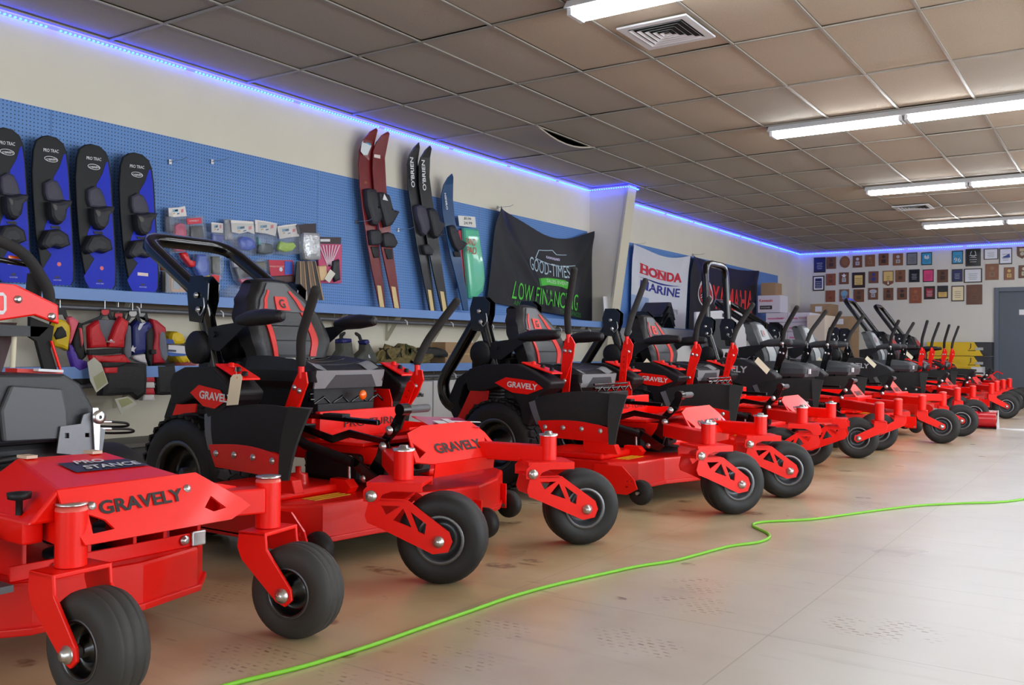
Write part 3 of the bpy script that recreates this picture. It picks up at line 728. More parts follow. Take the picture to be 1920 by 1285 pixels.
    MB().bb((-.92, .25, .25), (-.48, .70, .285)).build('belt_cover', RED, t, bevel=.012)
    for k in range(3): MB().bb((-.46+.03*k, -.58, .2505), (-.445+.03*k, -.38, .252)).build('yellow_stripe', YEL, t)
    b = MB(); b.plate([(-.50, .085), (-.30, .085), (-.24, .12), (-.26, .17), (-.33, .235), (-.50, .235)], (0, -.748, 0), (1, 0, 0), (0, 0, 1), .008, [[(-.31, .15), (-.295, .15), (-.295, .165), (-.31, .165)], [(-.285, .15), (-.27, .15), (-.27, .165), (-.285, .165)], [(-.31, .12), (-.295, .12), (-.295, .135), (-.31, .135)]])
    b.build('deck_bracket', RED, t, fixn=True)
    for (x, y) in ((-.25, -.69), (-.06, .12), (-.26, .60)):
        a = empty('anti_scalp_wheel', (0, 0, 0)); a.parent = t
        MB().lathe([(.015, -.03), (.055, -.03), (.066, -.015), (.068, 0), (.066, .015), (.055, .03), (.015, .03)], (x, y, .095), (0, 1, 0), 22).build('roller', RUB, a)
        MB().cyl((x, y-.05, .095), (x, y+.05, .095), .009, 8).build('roller_bolt', ZINC, a)
        if y > -.5: MB().bb((x-.1, y-.048, .08), (x+.015, y-.04, .2)).build('roller_bracket', RED, a, bevel=.003)
    MB().bb((-.78, -.27, .275), (-.44, .22, .40)).build('transmission', mat('dark_casting', (24, 24, 26), .5, metal=.2, noise=.4, nscale=40), t, bevel=.02)
    for yy in (-.22, .12): MB().lathe([(.05, 0), (.05, .05), (.03, .055), (.03, .09), (.001, .09)], (-.52, yy, .33), (1, 0, 0), 16).build('pump', BLKP, t)
    # height pedal and linkage (gloss black)
    pd = empty('deck_lift_pedal', (0, 0, 0)); pd.parent = t
    py = -.235
    MB().plate([(-.225, .615), (-.20, .60), (-.235, .52), (-.30, .46), (-.285, .42), (-.33, .31), (-.40, .275), (-.44, .30), (-.37, .40), (-.345, .47), (-.30, .52), (-.255, .59)], (0, py, 0), (1, 0, 0), (0, 0, 1), .012).build('pedal_arm', BLKG, pd, bevel=.003, fixn=True)
    MB().tube([(-.225, py, .60), (-.225, py+.15, .60)], .017, 14, round_end=True).build('foot_peg', mat('grey_rubber_peg', (84, 86, 90), .5), pd)
    MB().cyl((-.225, py-.03, .60), (-.225, py+.02, .60), .026, 16).build('peg_boss', BLKG, pd)
    MB().plate([(-.29, .475), (-.31, .455), (-.50, .47), (-.60, .44), (-.86, .50), (-.88, .53), (-.60, .475), (-.50, .505)], (0, py-.03, 0), (1, 0, 0), (0, 0, 1), .01).build('link_plate', BLKG, pd, bevel=.002, fixn=True)
    MB().beam((-.31, py-.06, .545), (-.86, py-.06, .56), .02, .022).build('link_rod', BLKG, pd, bevel=.004)
    MB().bb((-.62, py-.08, .555), (-.50, py-.03, .572)).build('rubber_pad', BLKP, pd, bevel=.004)
    MB().plate([(-.30, .31), (-.46, .40), (-.50, .385), (-.46, .35), (-.38, .29), (-.33, .275)], (0, py-.045, 0), (1, 0, 0), (0, 0, 1), .012).build('bell_crank', BLKG, pd, bevel=.003, fixn=True)
    MB().cyl((-.475, py-.06, .375), (-.475, py-.06, .265), .007, 8).build('hanger_rod', ZINC, pd)
    bolts([(-.305, py-.04, .445), (-.47, py-.06, .38), (-.40, py-.05, .305), (-.27, py-.04, .515), (-.86, py-.065, .515)], (0, -1, 0), .015, .012, 'linkage_bolts', parent=pd)
    MB().plate([(-.53, .25), (-.42, .25), (-.40, .275), (-.43, .305), (-.52, .305)], (0, py-.08, 0), (1, 0, 0), (0, 0, 1), .05).build('hanger_bracket', RED, t, bevel=.003, fixn=True)
    MB().tube([(-.92, -.3, .5), (-.7, -.33, .43), (-.45, -.3, .37)], .022, 10).build('hydraulic_hose', BLKP, t)
    # discharge chute flap, folded up
    fl = empty('discharge_chute', (0, 0, 0)); fl.parent = t
    A_, B_, C_, D_ = V3((-1.03, -.61, .565)), V3((-.37, -.64, .605+flaptop)), V3((-.35, -.72, .355)), V3((-.89, -.67, .36))
    def q(u, v): # v 0 bottom ..1 top
        p = (D_*(1-u)+C_*u)*(1-v)+(A_*(1-u)+B_*u)*v
        p = p + V3((0, -.015*math.sin(PI*v), .035*math.sin(PI*u)*v)); return p
    rb = RED if style == 'red' or True else BLKP
    MB().grid(lambda u, v: q(.07+.80*u, .34+.66*v), 14, 6, thick=.01, nrm=(0, -1, 0)).build('rubber_flap', FLAP, fl)
    MB().grid(lambda u, v: q(.86+.14*u, -.05+1.08*v)+V3((-.05*(1-v)*u, -.02+.03*u, 0)), 3, 8, thick=.012, nrm=(0, -1, 0)).build('flap_right_strip', FLAP, fl)
    MB().grid(lambda u, v: q(.07*u, .30+.70*v), 2, 8, thick=.012, nrm=(0, -1, 0)).build('flap_left_strip', FLAPG, fl)
    q_ = MB(); q_.grid(lambda u, v: q(.03+.84*u, -.02+(.42-.12*u**3)*v)+V3((0, -.004, 0)), 12, 4, thick=.014, nrm=(0, -1, 0)); q_.build('chute_plate', RED if style == 'red' else BLKP, fl)
    bolts([q(.10+.22*k, .24-.02*k*.5)+V3((0, -.006, 0)) for k in range(4)], (0, -1, .1), .011, .008, 'rivets', parent=fl)
    MB().plate([(-.62, .285), (-.40, .285), (-.42, .335), (-.52, .355), (-.62, .355)], (0, -.62, 0), (1, 0, 0), (0, 0, 1), .05).build('chute_hinge', RED, fl, bevel=.004, fixn=True)
    # side pods, one each side, over the rear wheels
    for s in (-1, 1):
        y0 = s*.45; y1 = s*.62; yo = min(y0, y1)
        pob = MB(); X = 0; kx = (pod[1]-pod[0])/.65; PX = lambda q: pod[0]+(q+1.45)*kx
        if style == 'red':
            P = [(-1.50, .70), (-1.46, .735), (-1.33, .765), (-1.05, .77), (-.95, .735), (-.80, .665), (-.82, .63), (-.90, .58), (-.94, .47), (-.97, .40), (-1.02, .41), (-1.05, .52), (-1.10, .585), (-1.22, .63), (-1.36, .60), (-1.47, .60)]
        else:
            P = [(-1.50, .66), (-1.44, .76), (-1.25, .80), (-1.05, .785), (-.80, .69), (-.72, .63), (-.76, .55), (-.88, .54), (-.95, .42), (-1.0, .42), (-1.05, .54), (-1.22, .58), (-1.48, .56)]
        pob.plate([(PX(x), z) for x, z in P], (0, yo, 0), (1, 0, 0), (0, 0, 1), -.17)
        po = pob.build('side_pod', BLKP if style == 'red' else mat('dark_pod_plastic', (33, 34, 38), .5, bump=.1, nscale=200), t, bevel=.018, bseg=3, fixn=True)
        ys_ = -.623 if s < 0 else .623
        if style == 'red':
            sk = MB(); sk.plate([(PX(-1.24), .655), (PX(-1.15), .69), (PX(-.93), .672), (PX(-.86), .63), (PX(-.98), .592), (PX(-1.1), .60)], (0, ys_, 0), (1, 0, 0), (0, 0, 1), .003 if s < 0 else -.003); sk.build('red_decal', RED, po, fixn=True)
            if s < 0: text('GRAVELY', (PX(-1.14), ys_-.003, .633), (1, 0, -.07), (.07, 0, 1), .035, WHITE, po, width=.215, bold=.03)
            cpn = MB(); cpn.add([(PX(-1.06), s*.465, .784), (PX(-.82), s*.465, .722), (PX(-.82), s*.585, .722), (PX(-1.06), s*.585, .784), (PX(-1.06), s*.465, .774), (PX(-.82), s*.465, .712), (PX(-.82), s*.585, .712), (PX(-1.06), s*.585, .774)],
                               [(0, 1, 2, 3), (4, 7, 6, 5), (0, 4, 5, 1), (1, 5, 6, 2), (2, 6, 7, 3), (3, 7, 4, 0)]); cpn.build('control_panel', RED, po, bevel=.004, fixn=True)
            for kk in range(3): MB().lathe([(.014, 0), (.012, .018), (.001, .02)], (PX(-1.0+.07*kk), s*.53, .768-.018*kk), (0, 0, 1), 10).build('control_knob', BLKP if kk else RED, po)
        else:
            if s < 0: text('GRAVELY', (PX(-1.47), ys_, .68), (1, 0, -.05), (.05, 0, 1), .062, mat('silver_print', (196, 198, 206), .4), po, width=.40, bold=.03)
            MB().lathe([(.014, 0), (.012, .03), (.02, .035), (.001, .045)], (PX(-1.0), s*.53, .775), (0, 0, 1), 10).build('control_knob', BLKP, po)
        X = bdx*.5; rear_wheel(t, -1.27+X, s*.50, s)
        # rear frame ears
        MB().plate([(-1.48, .74), (-1.60, .69), (-1.69, .52), (-1.78, .36), (-1.48, .36), (-1.52, .52)], (X, s*.335-.004, 0), (1, 0, 0), (0, 0, 1), -.008, [[(-1.62, .50), (-1.56, .50), (-1.62, .40), (-1.69, .40)]]).build('rear_ear', RED if style == 'red' else BLKG, t, fixn=True)
    # engine
    en = empty('engine', (0, 0, 0)); en.parent = t; X = bdx
    MB().bb((-1.72+X, -.24, .44), (-1.32+X, .24, .68)).build('engine_block', mat('engine_block', (60, 61, 64), .4, metal=.4, noise=.3, nscale=30), en, bevel=.02)
    MB().bb((-1.76+X, -.20, .68), (-1.44+X, .20, .80)).build('engine_cover', BLKP, en, bevel=.03, bseg=3)
    for s in (-1, 1):
        f = MB()
        for k in range(7): f.bb((-1.66+X, s*.25-.03, .52+.022*k), (-1.45+X, s*.25+.03, .53+.022*k))
        f.build('cooling_fins', ALUM, en)['kind'] = 'stuff'
    c = MB(); c.lathe([(.001, -.13), (.07, -.13), (.08, -.12), (.08, -.09), (.074, -.085), (.074, .06), (.082, .065), (.082, .085), (.074, .09), (.074, .14), (.001, .14)], (-1.58+X, -.22, .83+bdz*.5), (0, 1, 0), 24)
    c.build('air_cleaner', BLKP, en)
    MB().tube([(-1.50+X, -.05, .83), (-1.42+X, .0, .80), (-1.42+X, .02, .74)], .024, 10, fil=.05).build('intake_hose', BLKP, en)
    b = MB(); b.plate([(-1.70, .72), (-1.80, .66), (-1.88, .50), (-1.80, .36), (-1.74, .36), (-1.78, .5), (-1.74, .62), (-1.66, .66)], (X, -.30, 0), (1, 0, 0), (0, 0, 1), -.60)
    b.build('rear_guard', BLKP, en, bevel=.006, fixn=True)
    # roll bar
    rb_ = empty('roll_bar', (0, 0, 0)); rb_.parent = t
    px, pz = -1.60+X, 1.10; W = .285
    for s in (-1, 1):
        MB().tube([(-1.44+X, s*W, .60), (px, s*W, pz-.02)], .031, 12, sq=True).build('upright', BLKG, rb_)
        pl = MB()
        for o_ in (-.034, .028): pl.plate([(-.06, -.13), (.035, -.14), (.075, -.03), (.08, .05), (.03, .09), (-.055, .09), (-.08, .01)], (px, s*W+o_, pz+.01), (1, 0, 0), (0, 0, 1), -.006)
        pl.build('hinge_plate', BLKG, rb_, fixn=True)
        bolts([(px, s*W-.041, pz+.005), (px+.015, s*W-.041, pz-.065)], (0, -1, 0), .012, .01, 'hinge_bolt', parent=rb_)
        MB().tube([(px+.06, s*W-.045, pz-.01), (px+.075, s*W-.05, pz-.06), (px+.04, s*W-.05, pz-.10), (px+.02, s*W-.048, pz-.07)], .003, 6, fil=.02).build('hitch_pin', ZINC, rb_)
    D = {'down': V3((-.34, 0, -.52)), 'back': V3((-.52, 0, .32)), 'up': V3((-.03, 0, .64)), 'steep': V3((-.42, 0, .58))}[hoop]
    if hoop == 'down':
        path_ = [(px, -W, pz+.01), (px-.33, -W, pz-.46), (px-.30, -W, pz-.60), (px-.18, -W*.9, pz-.66), (px-.18, W*.9, pz-.66), (px-.30, W, pz-.60), (px-.33, W, pz-.46), (px, W, pz+.01)]; fi = .09
    else:
        e = px+D.x; f_ = pz+D.z; path_ = [(px, -W, pz), (e, -W*.96, f_), (e, W*.96, f_), (px, W, pz)]; fi = .13
    MB().tube(path_, .032, 12, fil=fi, sq=True).build('hoop', BLKG, rb_)
    if hoop != 'down':
        s = 1; k = .34; p = V3((px, s*W, pz))*(1-k)+V3((px+D.x, s*W*.96, pz+D.z))*k; dd = D.normalized(); ff = V3((0, -1, 0)) if hoop != 'up' else V3((1, 0, 0))
        sd = ff.cross(dd)
        if hoop == 'up':
            MB().box(p+V3((.028, 0, 0)), (.002, .04, .15), None).build('warning_decal', ORG, rb_); MB().box(p+V3((.0295, 0, .04)), (.002, .032, .055), None).build('decal_text_panel', WHITE, rb_)
            MB().box(p+V3((.0295, 0, -.032)), (.002, .032, .07), None).build('decal_dark_panel', BLKP, rb_)
        else:
            n2 = dd.cross(V3((0, 1, 0))).normalized(); n2 = n2 if n2.z > 0 else -n2
            M = Matrix((dd, V3((0, 1, 0)), dd.cross(V3((0, 1, 0))))).transposed()
            MB().box(p+n2*.0285, (.12, .042, .002), M).build('warning_decal', ORG, rb_); MB().box(p+n2*.0295+dd*.03, (.04, .034, .002), M).build('decal_text_panel', WHITE, rb_); MB().box(p+n2*.0295-dd*.025, (.055, .034, .002), M).build('decal_dark_panel', BLKP, rb_)
            p2 = V3((px, -W, pz))*(1-k)+V3((px+D.x, -W*.96, pz+D.z))*k
            if hoop == 'back' and style == 'grey': MB().box(p2+V3((0, -.0285, 0)), (.11, .002, .03), Matrix((dd, V3((0, 1, 0)), dd.cross(V3((0, 1, 0))))).transposed()).build('white_decal', WHITE, rb_)
    # control levers
    ln, fw = lev
    for s in (-1, 1):
        lv = empty('control_lever', (0, 0, 0)); lv.parent = t
        y = s*.375; x0 = -.91+bdx*.9; zg = .95+ln
        zb_ = .42
        xt = x0+.02+fw*.5
        lean = (xt-x0)
        ptop = V3((x0+lean, y, zg-.10)); pbot = V3((x0-.02, y, zb_ if zb_ < .5 else .5))
        colr = RED
        d_ = (ptop-pbot).normalized()
        L_ = (ptop-pbot).length
        sx_ = V3((d_.z, 0, -d_.x))
        holes = [[(-.005, L_-.06-.035*k), (.005, L_-.06-.035*k), (.005, L_-.05-.035*k), (-.005, L_-.05-.035*k)] for k in range(5)]
        MB().plate([(-.022, 0), (.022, 0), (.026, L_-.02), (.0, L_), (-.026, L_-.02)], pbot+V3((0, -.004 if s > 0 else .012, 0)), sx_, d_, .008, holes).build('lever_plate', colr if style == 'red' else BLKG, lv, fixn=True)
        if style != 'red': MB().plate([(-.024, 0), (.024, 0), (.024, .13), (-.024, .13)], pbot+V3((0, -.006 if s > 0 else .014, 0)), sx_, d_, .012).build('red_lever_foot', RED, lv, fixn=True)
        MB().plate([(-.03, L_-.20), (.0, L_-.21), (.045, L_-.06), (.05, L_+.03), (.02, L_+.07), (-.02, L_+.05), (-.03, L_-.02)], pbot+V3((0, s*.012, 0)), sx_, d_, .008).build('lever_bracket', colr if style == 'red' else BLKG, lv, fixn=True)
        bolts([pbot+d_*(L_-.02)+sx_*.02+V3((0, s*.012-.008, 0)), pbot+d_*(L_-.02)-sx_*.014+V3((0, s*.012-.008, 0)), pbot+d_*(L_-.2)+V3((0, s*.012-.008, 0))], (0, -1, 0), .01, .007, 'lever_bolts', parent=lv)
        g0 = ptop+d_*.03+V3((0, s*.012, 0)); g1 = g0+V3((0.0, s*.0, .07)); g2 = g1+V3((.01+fw*.12, s*.035, .10)); g3 = g1+V3((.09+fw*.5, s*.09, .36 if not fw else .30))
        MB().tube([g0, g0+(g1-g0)*1.0], .014, 10).build('lever_tube', colr if style == 'red' else BLKG, lv)
        MB().tube([g1-V3((0, 0, .005)), g2, g3], .0205, 12, fil=.06, round_end=True).build('foam_grip', FOAM, lv)
        if s < 0 and style == 'grey': bolts([g1+V3((-.0, -.02, -.03))], (0, -1, 0), .014, .012, 'clamp_bolt', parent=lv)
    seat(t, style == 'grey', bdx+(.24 if style == 'grey' else 0), bdz)
    MB().bb((-1.72+X, -.22, .80), (-1.62+X, .22, .83)).build('seat_rear_bar', BLKG, t, bevel=.01)
    return t

ROW = 'zero-turn mowers parked side by side in the row'
mA = mower(-2.30, 3.18, 'nearest riding mower, red and black, carrying a cream price tag behind the stand-on mower', posts=((757, 845), (1028, 817)), ztop=.478, trail=.15, pod=(-1.24, -.83), bdx=.13, bdz=.045, hoop='back', th=(28, 48), lev=(-.155, .17), group=ROW)
mB = mower(-1.95, 5.20, 'second complete riding mower from the left, roll bar folded down behind its red-striped seat', posts=((1328, 795), (1426, 781)), ztop=.475, trail=.145, bdx=0, hoop='down', th=(52, 38), lev=(0.02, 0), group=ROW)
mC = mower(-1.95, 7.02, 'riding mower with red-striped seat in front of the white marine banner', posts=((1504, 765), (1558, 757)), ztop=.472, trail=.15, hoop='down', th=(196, 190), lev=(0.0, .1), group=ROW)
mD = mower(-1.92, 8.95, 'grey-seated riding mower with its roll bar standing upright before the red-lettered black banner', style='grey', posts=((1649, 757), (1684, 750)), ztop=.446, hoop='up', caster_kind='simple', th=(200, 203), lev=(.02, .14), group=ROW)
mE = mower(-1.84, 10.22, 'grey-seated riding mower with roll bar folded back before the white carton stack', style='grey', posts=((1729, 743), (1768, 737)), ztop=.446, hoop='back', caster_kind='simple', th=(10, 12), lev=(.02, .12), group=ROW)
mF = mower(-1.76, 12.98, 'third grey-seated riding mower, before the brown boxes, roll bar folded down', style='grey', posts=((1795, 729), (1824, 725)), ztop=.45, hoop='down', caster_kind='simple', th=(15, 200), lev=(.02, .05), group=ROW)
mG = mower(-1.72, 15.0, 'red-striped riding mower with tall raised roll bar, second from the far end', posts=((1859, 720), (1869, 716)), hoop='steep', caster_kind='simple', th=(12, 12), lev=(.02, 0), group=ROW, ztop=.46)
mH = mower(-1.75, 17.1, 'farthest riding mower in the row, nearest the yellow and black cases', posts=((1881, 713), (1893, 711)), hoop='steep', caster_kind='simple', th=(12, 10), lev=(.02, 0), group=ROW, ztop=.46)
# ------------------------------------------------------------------ stand-on mower at the left edge
def standon():
    O = V3((-2.19, 1.59, 0))
    t = empty('stand_on_mower', O, 'red stand-on mower with dark grey engine, cut off by the left picture edge', 'mower')
    def py(pts, y): return [((WY(a, b, y+O.y)-O).x, (WY(a, b, y+O.y)-O).z) for a, b in pts]
    def px(pts, x): return [((WX(a, b, x+O.x)-O).y, (WX(a, b, x+O.x)-O).z) for a, b in pts]
    def yplate(name, pts, y, th, m, par=t, **k): return MB().plate(py(pts, y), (0, y, 0), (1, 0, 0), (0, 0, 1), th).build(name, m, par, fixn=True, **k)
    def xplate(name, pts, x, th, m, par=t, holes=(), **k): return MB().plate(px(pts, x), (x, 0, 0), (0, 1, 0), (0, 0, 1), th, holes=[px(h, x) for h in holes]).build(name, m, par, fixn=True, **k)
    for s in (-1, 1): caster(t, .03, s*.31, rad(3 if s < 0 else 12), 'm0', .45, .315, .138, .115, .11)
    # casters of this one have flat silver caps
    for s in (-1, 1): MB().lathe([(.037, 0), (.037, .004), (.001, .005)], (.03, s*.31, .464), (0, 0, 1), 20).build('cap_disc', ZINC, t)
    # front name plate
    lo = V3((.07, 0, .365)); hi = V3((.01, 0, .50)); ex = V3((0, 1, 0)); ey = hi-lo; L_ = ey.length; ey.normalize(); nn = ex.cross(ey)
    MB().plate([(-.30, 0), (.14, 0), (.215, .03), (.19, .055), (.06, L_), (-.34, L_*.98), (-.335, .09)], lo, ex, ey, .007,
               [[(-.275, .025), (-.215, .028), (-.235, .055), (-.275, .075)], [(.085, .03), (.13, .035), (.09, .075), (.06, .045)]]).build('name_plate', RED, t, fixn=True)
    text('GRAVELY', lo+ey*.068+ex*(-.245)+nn*.0075, (0, 1, .02), ey, .036, BLKT, t, width=.245, bold=.03)
    bolts([lo+ey*.095+ex*(-.262)+nn*.007, lo+ey*.105+ex*.02+nn*.007], nn, .009, .007, 'plate_bolts', parent=t)
    # hump with the big sticker
    A_, B_, C_, D_ = V3((-.30, -.27, .55)), V3((-.30, -.02, .545)), V3((.0, .02, .498)), V3((.02, -.34, .502))
    E_, F_ = V3((-.42, -.38, .42)), V3((-.38, .18, .42)); G_ = V3((-.02, .24, .42)); H_ = V3((.0, -.40, .42))
    b = MB(); b.add([A_, B_, C_, D_, E_, F_, G_, H_], [(0, 3, 2, 1), (0, 1, 5, 4), (1, 2, 6, 5), (0, 4, 7, 3), (2, 3, 7, 6), (4, 5, 6, 7)]); b.build('hump_cover', RED, t, bevel=.008, fixn=True)
    n3 = (D_-A_).cross(C_-A_).normalized(); n3 = n3 if n3.z > 0 else -n3
    def on(u, v, h=.003): return (A_*(1-u)+B_*u)*(1-v)+(D_*(1-u)+C_*u)*v+n3*h
    b = MB(); b.add([on(.28, .30), on(.98, .34), on(1.0, .62), on(.30, .62)], [(0, 3, 2, 1)]); b.build('sticker', mat('navy_sticker', (26, 28, 40), .35), t)
    eu = (on(1, .5)-on(.2, .5)).normalized(); ev = n3.cross(eu).normalized()
    text('PRO', on(.42, .40, .004), eu, ev, .034, WHITE, t, width=.09, bold=.02, shear=.2)
    text('STANCE', on(.42, .58, .004), eu, ev, .036, WHITE, t, width=.17, bold=.02, shear=.2)
    for u, v in ((.1, .02), (.85, .02)): MB().box(on(u, v, .004), (.05, .03, .008), None).build('pale_tab', mat('pale_tab', (210, 190, 170), .6), t)
    MB().plate([(-.02, .36), (.235, .36), (.235, .44), (-.02, .50)], (-.03, 0, 0), (0, 1, 0), (0, 0, 1), .006).build('side_gusset', RED, t, fixn=True)
    MB().beam((-.02, .16, .40), (.03, .285, .40), .07, .075).build('caster_arm', RED, t, bevel=.005)
    MB().beam((-.2, -.26, .40), (.02, -.30, .40), .07, .075).build('caster_arm', RED, t, bevel=.005)
    # frame rails and deck
    for y in (-.36, .22): MB().beam((-.05, y, .40), (-1.5, y, .40), .05, .07).build('frame_rail', RED, t, bevel=.005)
    OL = [(-1.0, -.62), (-.55, -.62), (-.30, -.5), (-.16, -.30), (-.13, .0), (-.18, .22), (-.30, .33), (-.7, .36), (-1.0, .3)]
    MB().plate(OL, (0, 0, .115), (1, 0, 0), (0, 1, 0), .13).build('deck', RED2, t, bevel=.01, fixn=True)
    MB().plate([(x+.012, y*1.02) for x, y in OL], (0, 0, .11), (1, 0, 0), (0, 1, 0), .02).build('deck_lip', RED2, t, bevel=.004, fixn=True)
    for yy in (-.30, -.12, .02, .12, .24): MB().bb((-.34, yy-.006, .245), (-.20, yy+.006, .36)).build('deck_rib', RED2, t, bevel=.002)
    MB().bb((-.205, -.34, .245), (-.195, .26, .285)).build('deck_front_rail', RED, t, bevel=.002)
    for x, y in ((-.36, -.05), (-.42, .14), (-.5, -.3)):
        MB().lathe([(.10, 0), (.10, .012), (.05, .014), (.05, .04), (.10, .042), (.10, .054), (.02, .056), (.02, .09), (.001, .09)], (x, y, .25), (0, 0, 1), 24).build('pulley', BLKP, t)
    MB().bb((-.197, .205, .245), (-.185, .255, .29)).build('bolt_block', ZINC, t, bevel=.004)
    bolts([(-.19, -.22, .262), (-.19, -.2, .25), (-.19, .18, .268)], (1, 0, 0), .012, .01, 'deck_bolts', parent=t)
    # fittings at the near left
    for a, b_, r_ in (((.0, -.40, .455), (.0, -.40, .49), .008),):
        MB().lathe([(.008, 0), (.008, .035), (.026, .04), (.028, .055), (.001, .058)], (-.07, -.385, .438), (0, 0, 1), 14).build('black_knob', BLKP, t)
    for x, z in ((-.16, .36), (-.1, .33), (-.24, .37)):
        MB().lathe([(.001, 0), (.028, 0), (.032, .012), (.022, .02), (.022, .05), (.012, .055), (.012, .08), (.001, .08)], (x, -.43, z), (0, -1, 0), 14).build('rod_end', BLKG, t)
    MB().cyl((-.2, -.46, .32), (-.2, -.46, .16), .006, 8).build('tie_rod', ZINC, t)
    MB().bb((-.28, -.50, .245), (-.1, -.38, .262)).build('data_plate', ALUM, t)
    MB().tube([(-.4, -.42, .37), (-.2, -.44, .34), (-.12, -.42, .30)], .012, 8, fil=.05).build('hose', BLKP, t)
    # engine
    en = empty('engine', (0, 0, 0)); en.parent = t
    cvr = MB(); fx = -.56
    a = [(-.42, .555), (.115, .555), (.125, .60), (.115, .66), (.07, .735), (.02, .765), (-.42, .775)]
    cvr.plate(a, (fx-.34, 0, 0), (0, 1, 0), (0, 0, 1), .34); cvr.build('air_cleaner_cover', DKP, en, bevel=.022, bseg=3, fixn=True)
    cv = MB(); cv.plate([(-.18, .57), (.02, .565), (.015, .655), (.0, .72), (-.16, .735), (-.19, .66)], (fx-.004, 0, 0), (0, 1, 0), (0, 0, 1), .02); cv.build('cover_panel', mat('mid_engine_plastic', (66, 69, 74), .4), en, bevel=.008, fixn=True)
    MB().plate([(-.44, .57), (-.24, .568), (-.24, .66), (-.40, .67)], (fx-.004, 0, 0), (0, 1, 0), (0, 0, 1), .014).build('cover_panel', DKP, en, bevel=.006, fixn=True)
    MB().box((fx-.12, -.02, .772), (.07, .14, .012), (Vector((1, 0, 0)), -.06)).build('red_release_label', mat('label_red', (210, 50, 40), .5), en)
    MB().box((fx-.07, -.0, .775), (.03, .08, .008), (Vector((1, 0, 0)), -.06)).build('white_label', WHITE, en)
    MB().bb((fx-.40, .10, .53), (fx-.12, .17, .70)).build('fan_housing', DKP, en, bevel=.02)
    MB().bb((fx-.38, -.38, .36), (fx-.05, .10, .555)).build('engine_block', mat('m0_block', (36, 36, 39), .45, metal=.3, noise=.3, nscale=40), en, bevel=.02)
    MB().lathe([(.001, 0), (.035, 0), (.04, .01), (.04, .085), (.03, .1), (.001, .1)], (fx-.02, -.30, .455), (0, 0, 1), 20).build('oil_filter', mat('silver_filter', (150, 150, 160), .3, metal=.7), en)
    MB().bb((fx-.02, -.36, .45), (fx+.0, -.24, .54)).build('heat_shield', ALUM, en, bevel=.006)
    MB().tube([(fx+.0, -.44, .60), (fx+.01, -.36, .50), (fx+.01, -.26, .51), (fx+.0, -.1, .52)], .011, 8, fil=.06).build('fuel_hose', BLKP, en)
    MB().tube([(fx-.02, -.22, .50), (fx+.02, -.15, .47), (fx-.0, -.06, .50)], .014, 8, fil=.03).build('wire_loom', BLKP, en)
    MB().lathe([(.001, 0), (.022, 0), (.024, .02), (.016, .03), (.016, .06), (.001, .06)], (fx, -.12, .47), (1, 0, .2), 14).build('plug_cap', STEEL, en)
    MB().lathe([(.001, 0), (.018, 0), (.018, .06), (.001, .06)], (fx, -.05, .40), (0, 0, 1), 14).build('copper_fitting', mat('copper', (180, 120, 90), .4, metal=.8), en)
    MB().tube([(fx+.03, -.42, .36), (fx+.05, -.2, .375), (fx+.03, .0, .385)], .03, 12).build('muffler_pipe', BLKP, en)
    # throttle bracket and cables, right of the engine
    br = empty('throttle_bracket', (0, 0, 0)); br.parent = t
    xx = fx+.02
    xplate('bracket_plate', [(105, 850), (112, 800), (150, 795), (155, 778), (172, 772), (176, 800), (196, 805), (190, 848), (150, 862), (130, 852)], xx, .005, ALUM, br, holes=[[(120, 812), (128, 812), (128, 822), (120, 822)], [(158, 812), (166, 812), (166, 820), (158, 820)]], bevel=.001)
    xplate('upright_link', [(172, 765), (182, 765), (186, 790), (184, 845), (176, 845)], xx+.01, .006, ZINC, br)
    c = V3((xx+.012, px([(180, 782)], xx)[0][0], px([(180, 782)], xx)[0][1]))
    MB().lathe([(.006, 0), (.022, 0), (.022, .008), (.012, .012), (.006, .012)], c, (1, 0, 0), 16).build('lever_washer', ZINC, br)
    MB().bb((xx-.03, px([(178, 850)], xx)[0][0], .43), (xx-.02, px([(200, 850)], xx)[0][0], .50)).build('lower_bracket', ALUM, br)
    for zz, k in ((0, .0), (-.022, .02)):
        y0, z0 = px([(192, 790)], xx)[0]; z0 += zz
        MB().tube([(xx, y0-.03, z0), (xx, y0+.03, z0-.004)], .005, 8).build('cable_end', ZINC, br)
        MB().tube([(xx, y0+.03, z0-.004), (xx-.02, y0+.10+k, z0-.012), (xx-.08, y0+.15+k, z0-.03), (xx-.16, y0+.12, z0-.035), (xx-.2, y0+.02, z0-.02)], .004, 8, fil=.05).build('control_cable', BLKP, br)
    # rear control tower
    tw = empty('control_tower', (0, 0, 0)); tw.parent = t
    X = -1.05
    p = px([(0, 534), (26, 534), (104, 572), (106, 609), (60, 592), (0, 603)], X)
    yl = p[0][0]; pm = [(-.62, p[5][1]-.01), (-.62, p[0][1]+.02), *[(a, z) for a, z in p[1:5]], (p[5][0]-.02, p[5][1])]
    MB().plate(pm, (X, 0, 0), (0, 1, 0), (0, 0, 1), .02).build('red_shroud', RED, tw, bevel=.006, fixn=True)
    bolts([(X+.021, *px([(28, 562)], X)[0]), (X+.021, *px([(91, 594)], X)[0])], (1, 0, 0), .011, .008, 'shroud_bolts', parent=tw)
    q = px([(-14, 549), (0, 549), (6, 556), (6, 582), (0, 590), (-14, 590)], X)
    MB().plate(q, (X+.02, 0, 0), (0, 1, 0), (0, 0, 1), .002, [px([(-12, 555), (0, 555), (1, 560), (1, 579), (0, 583), (-12, 583)], X)]).build('badge_ring', WHITE, tw, fixn=True)
    q = px([(60, 594), (104, 612), (98, 655), (112, 700), (115, 742), (78, 742), (85, 690), (72, 640), (60, 632)], X+.01)
    MB().plate(q, (X-.02, 0, 0), (0, 1, 0), (0, 0, 1), .02).build('side_shield', FLAP, tw, fixn=True)
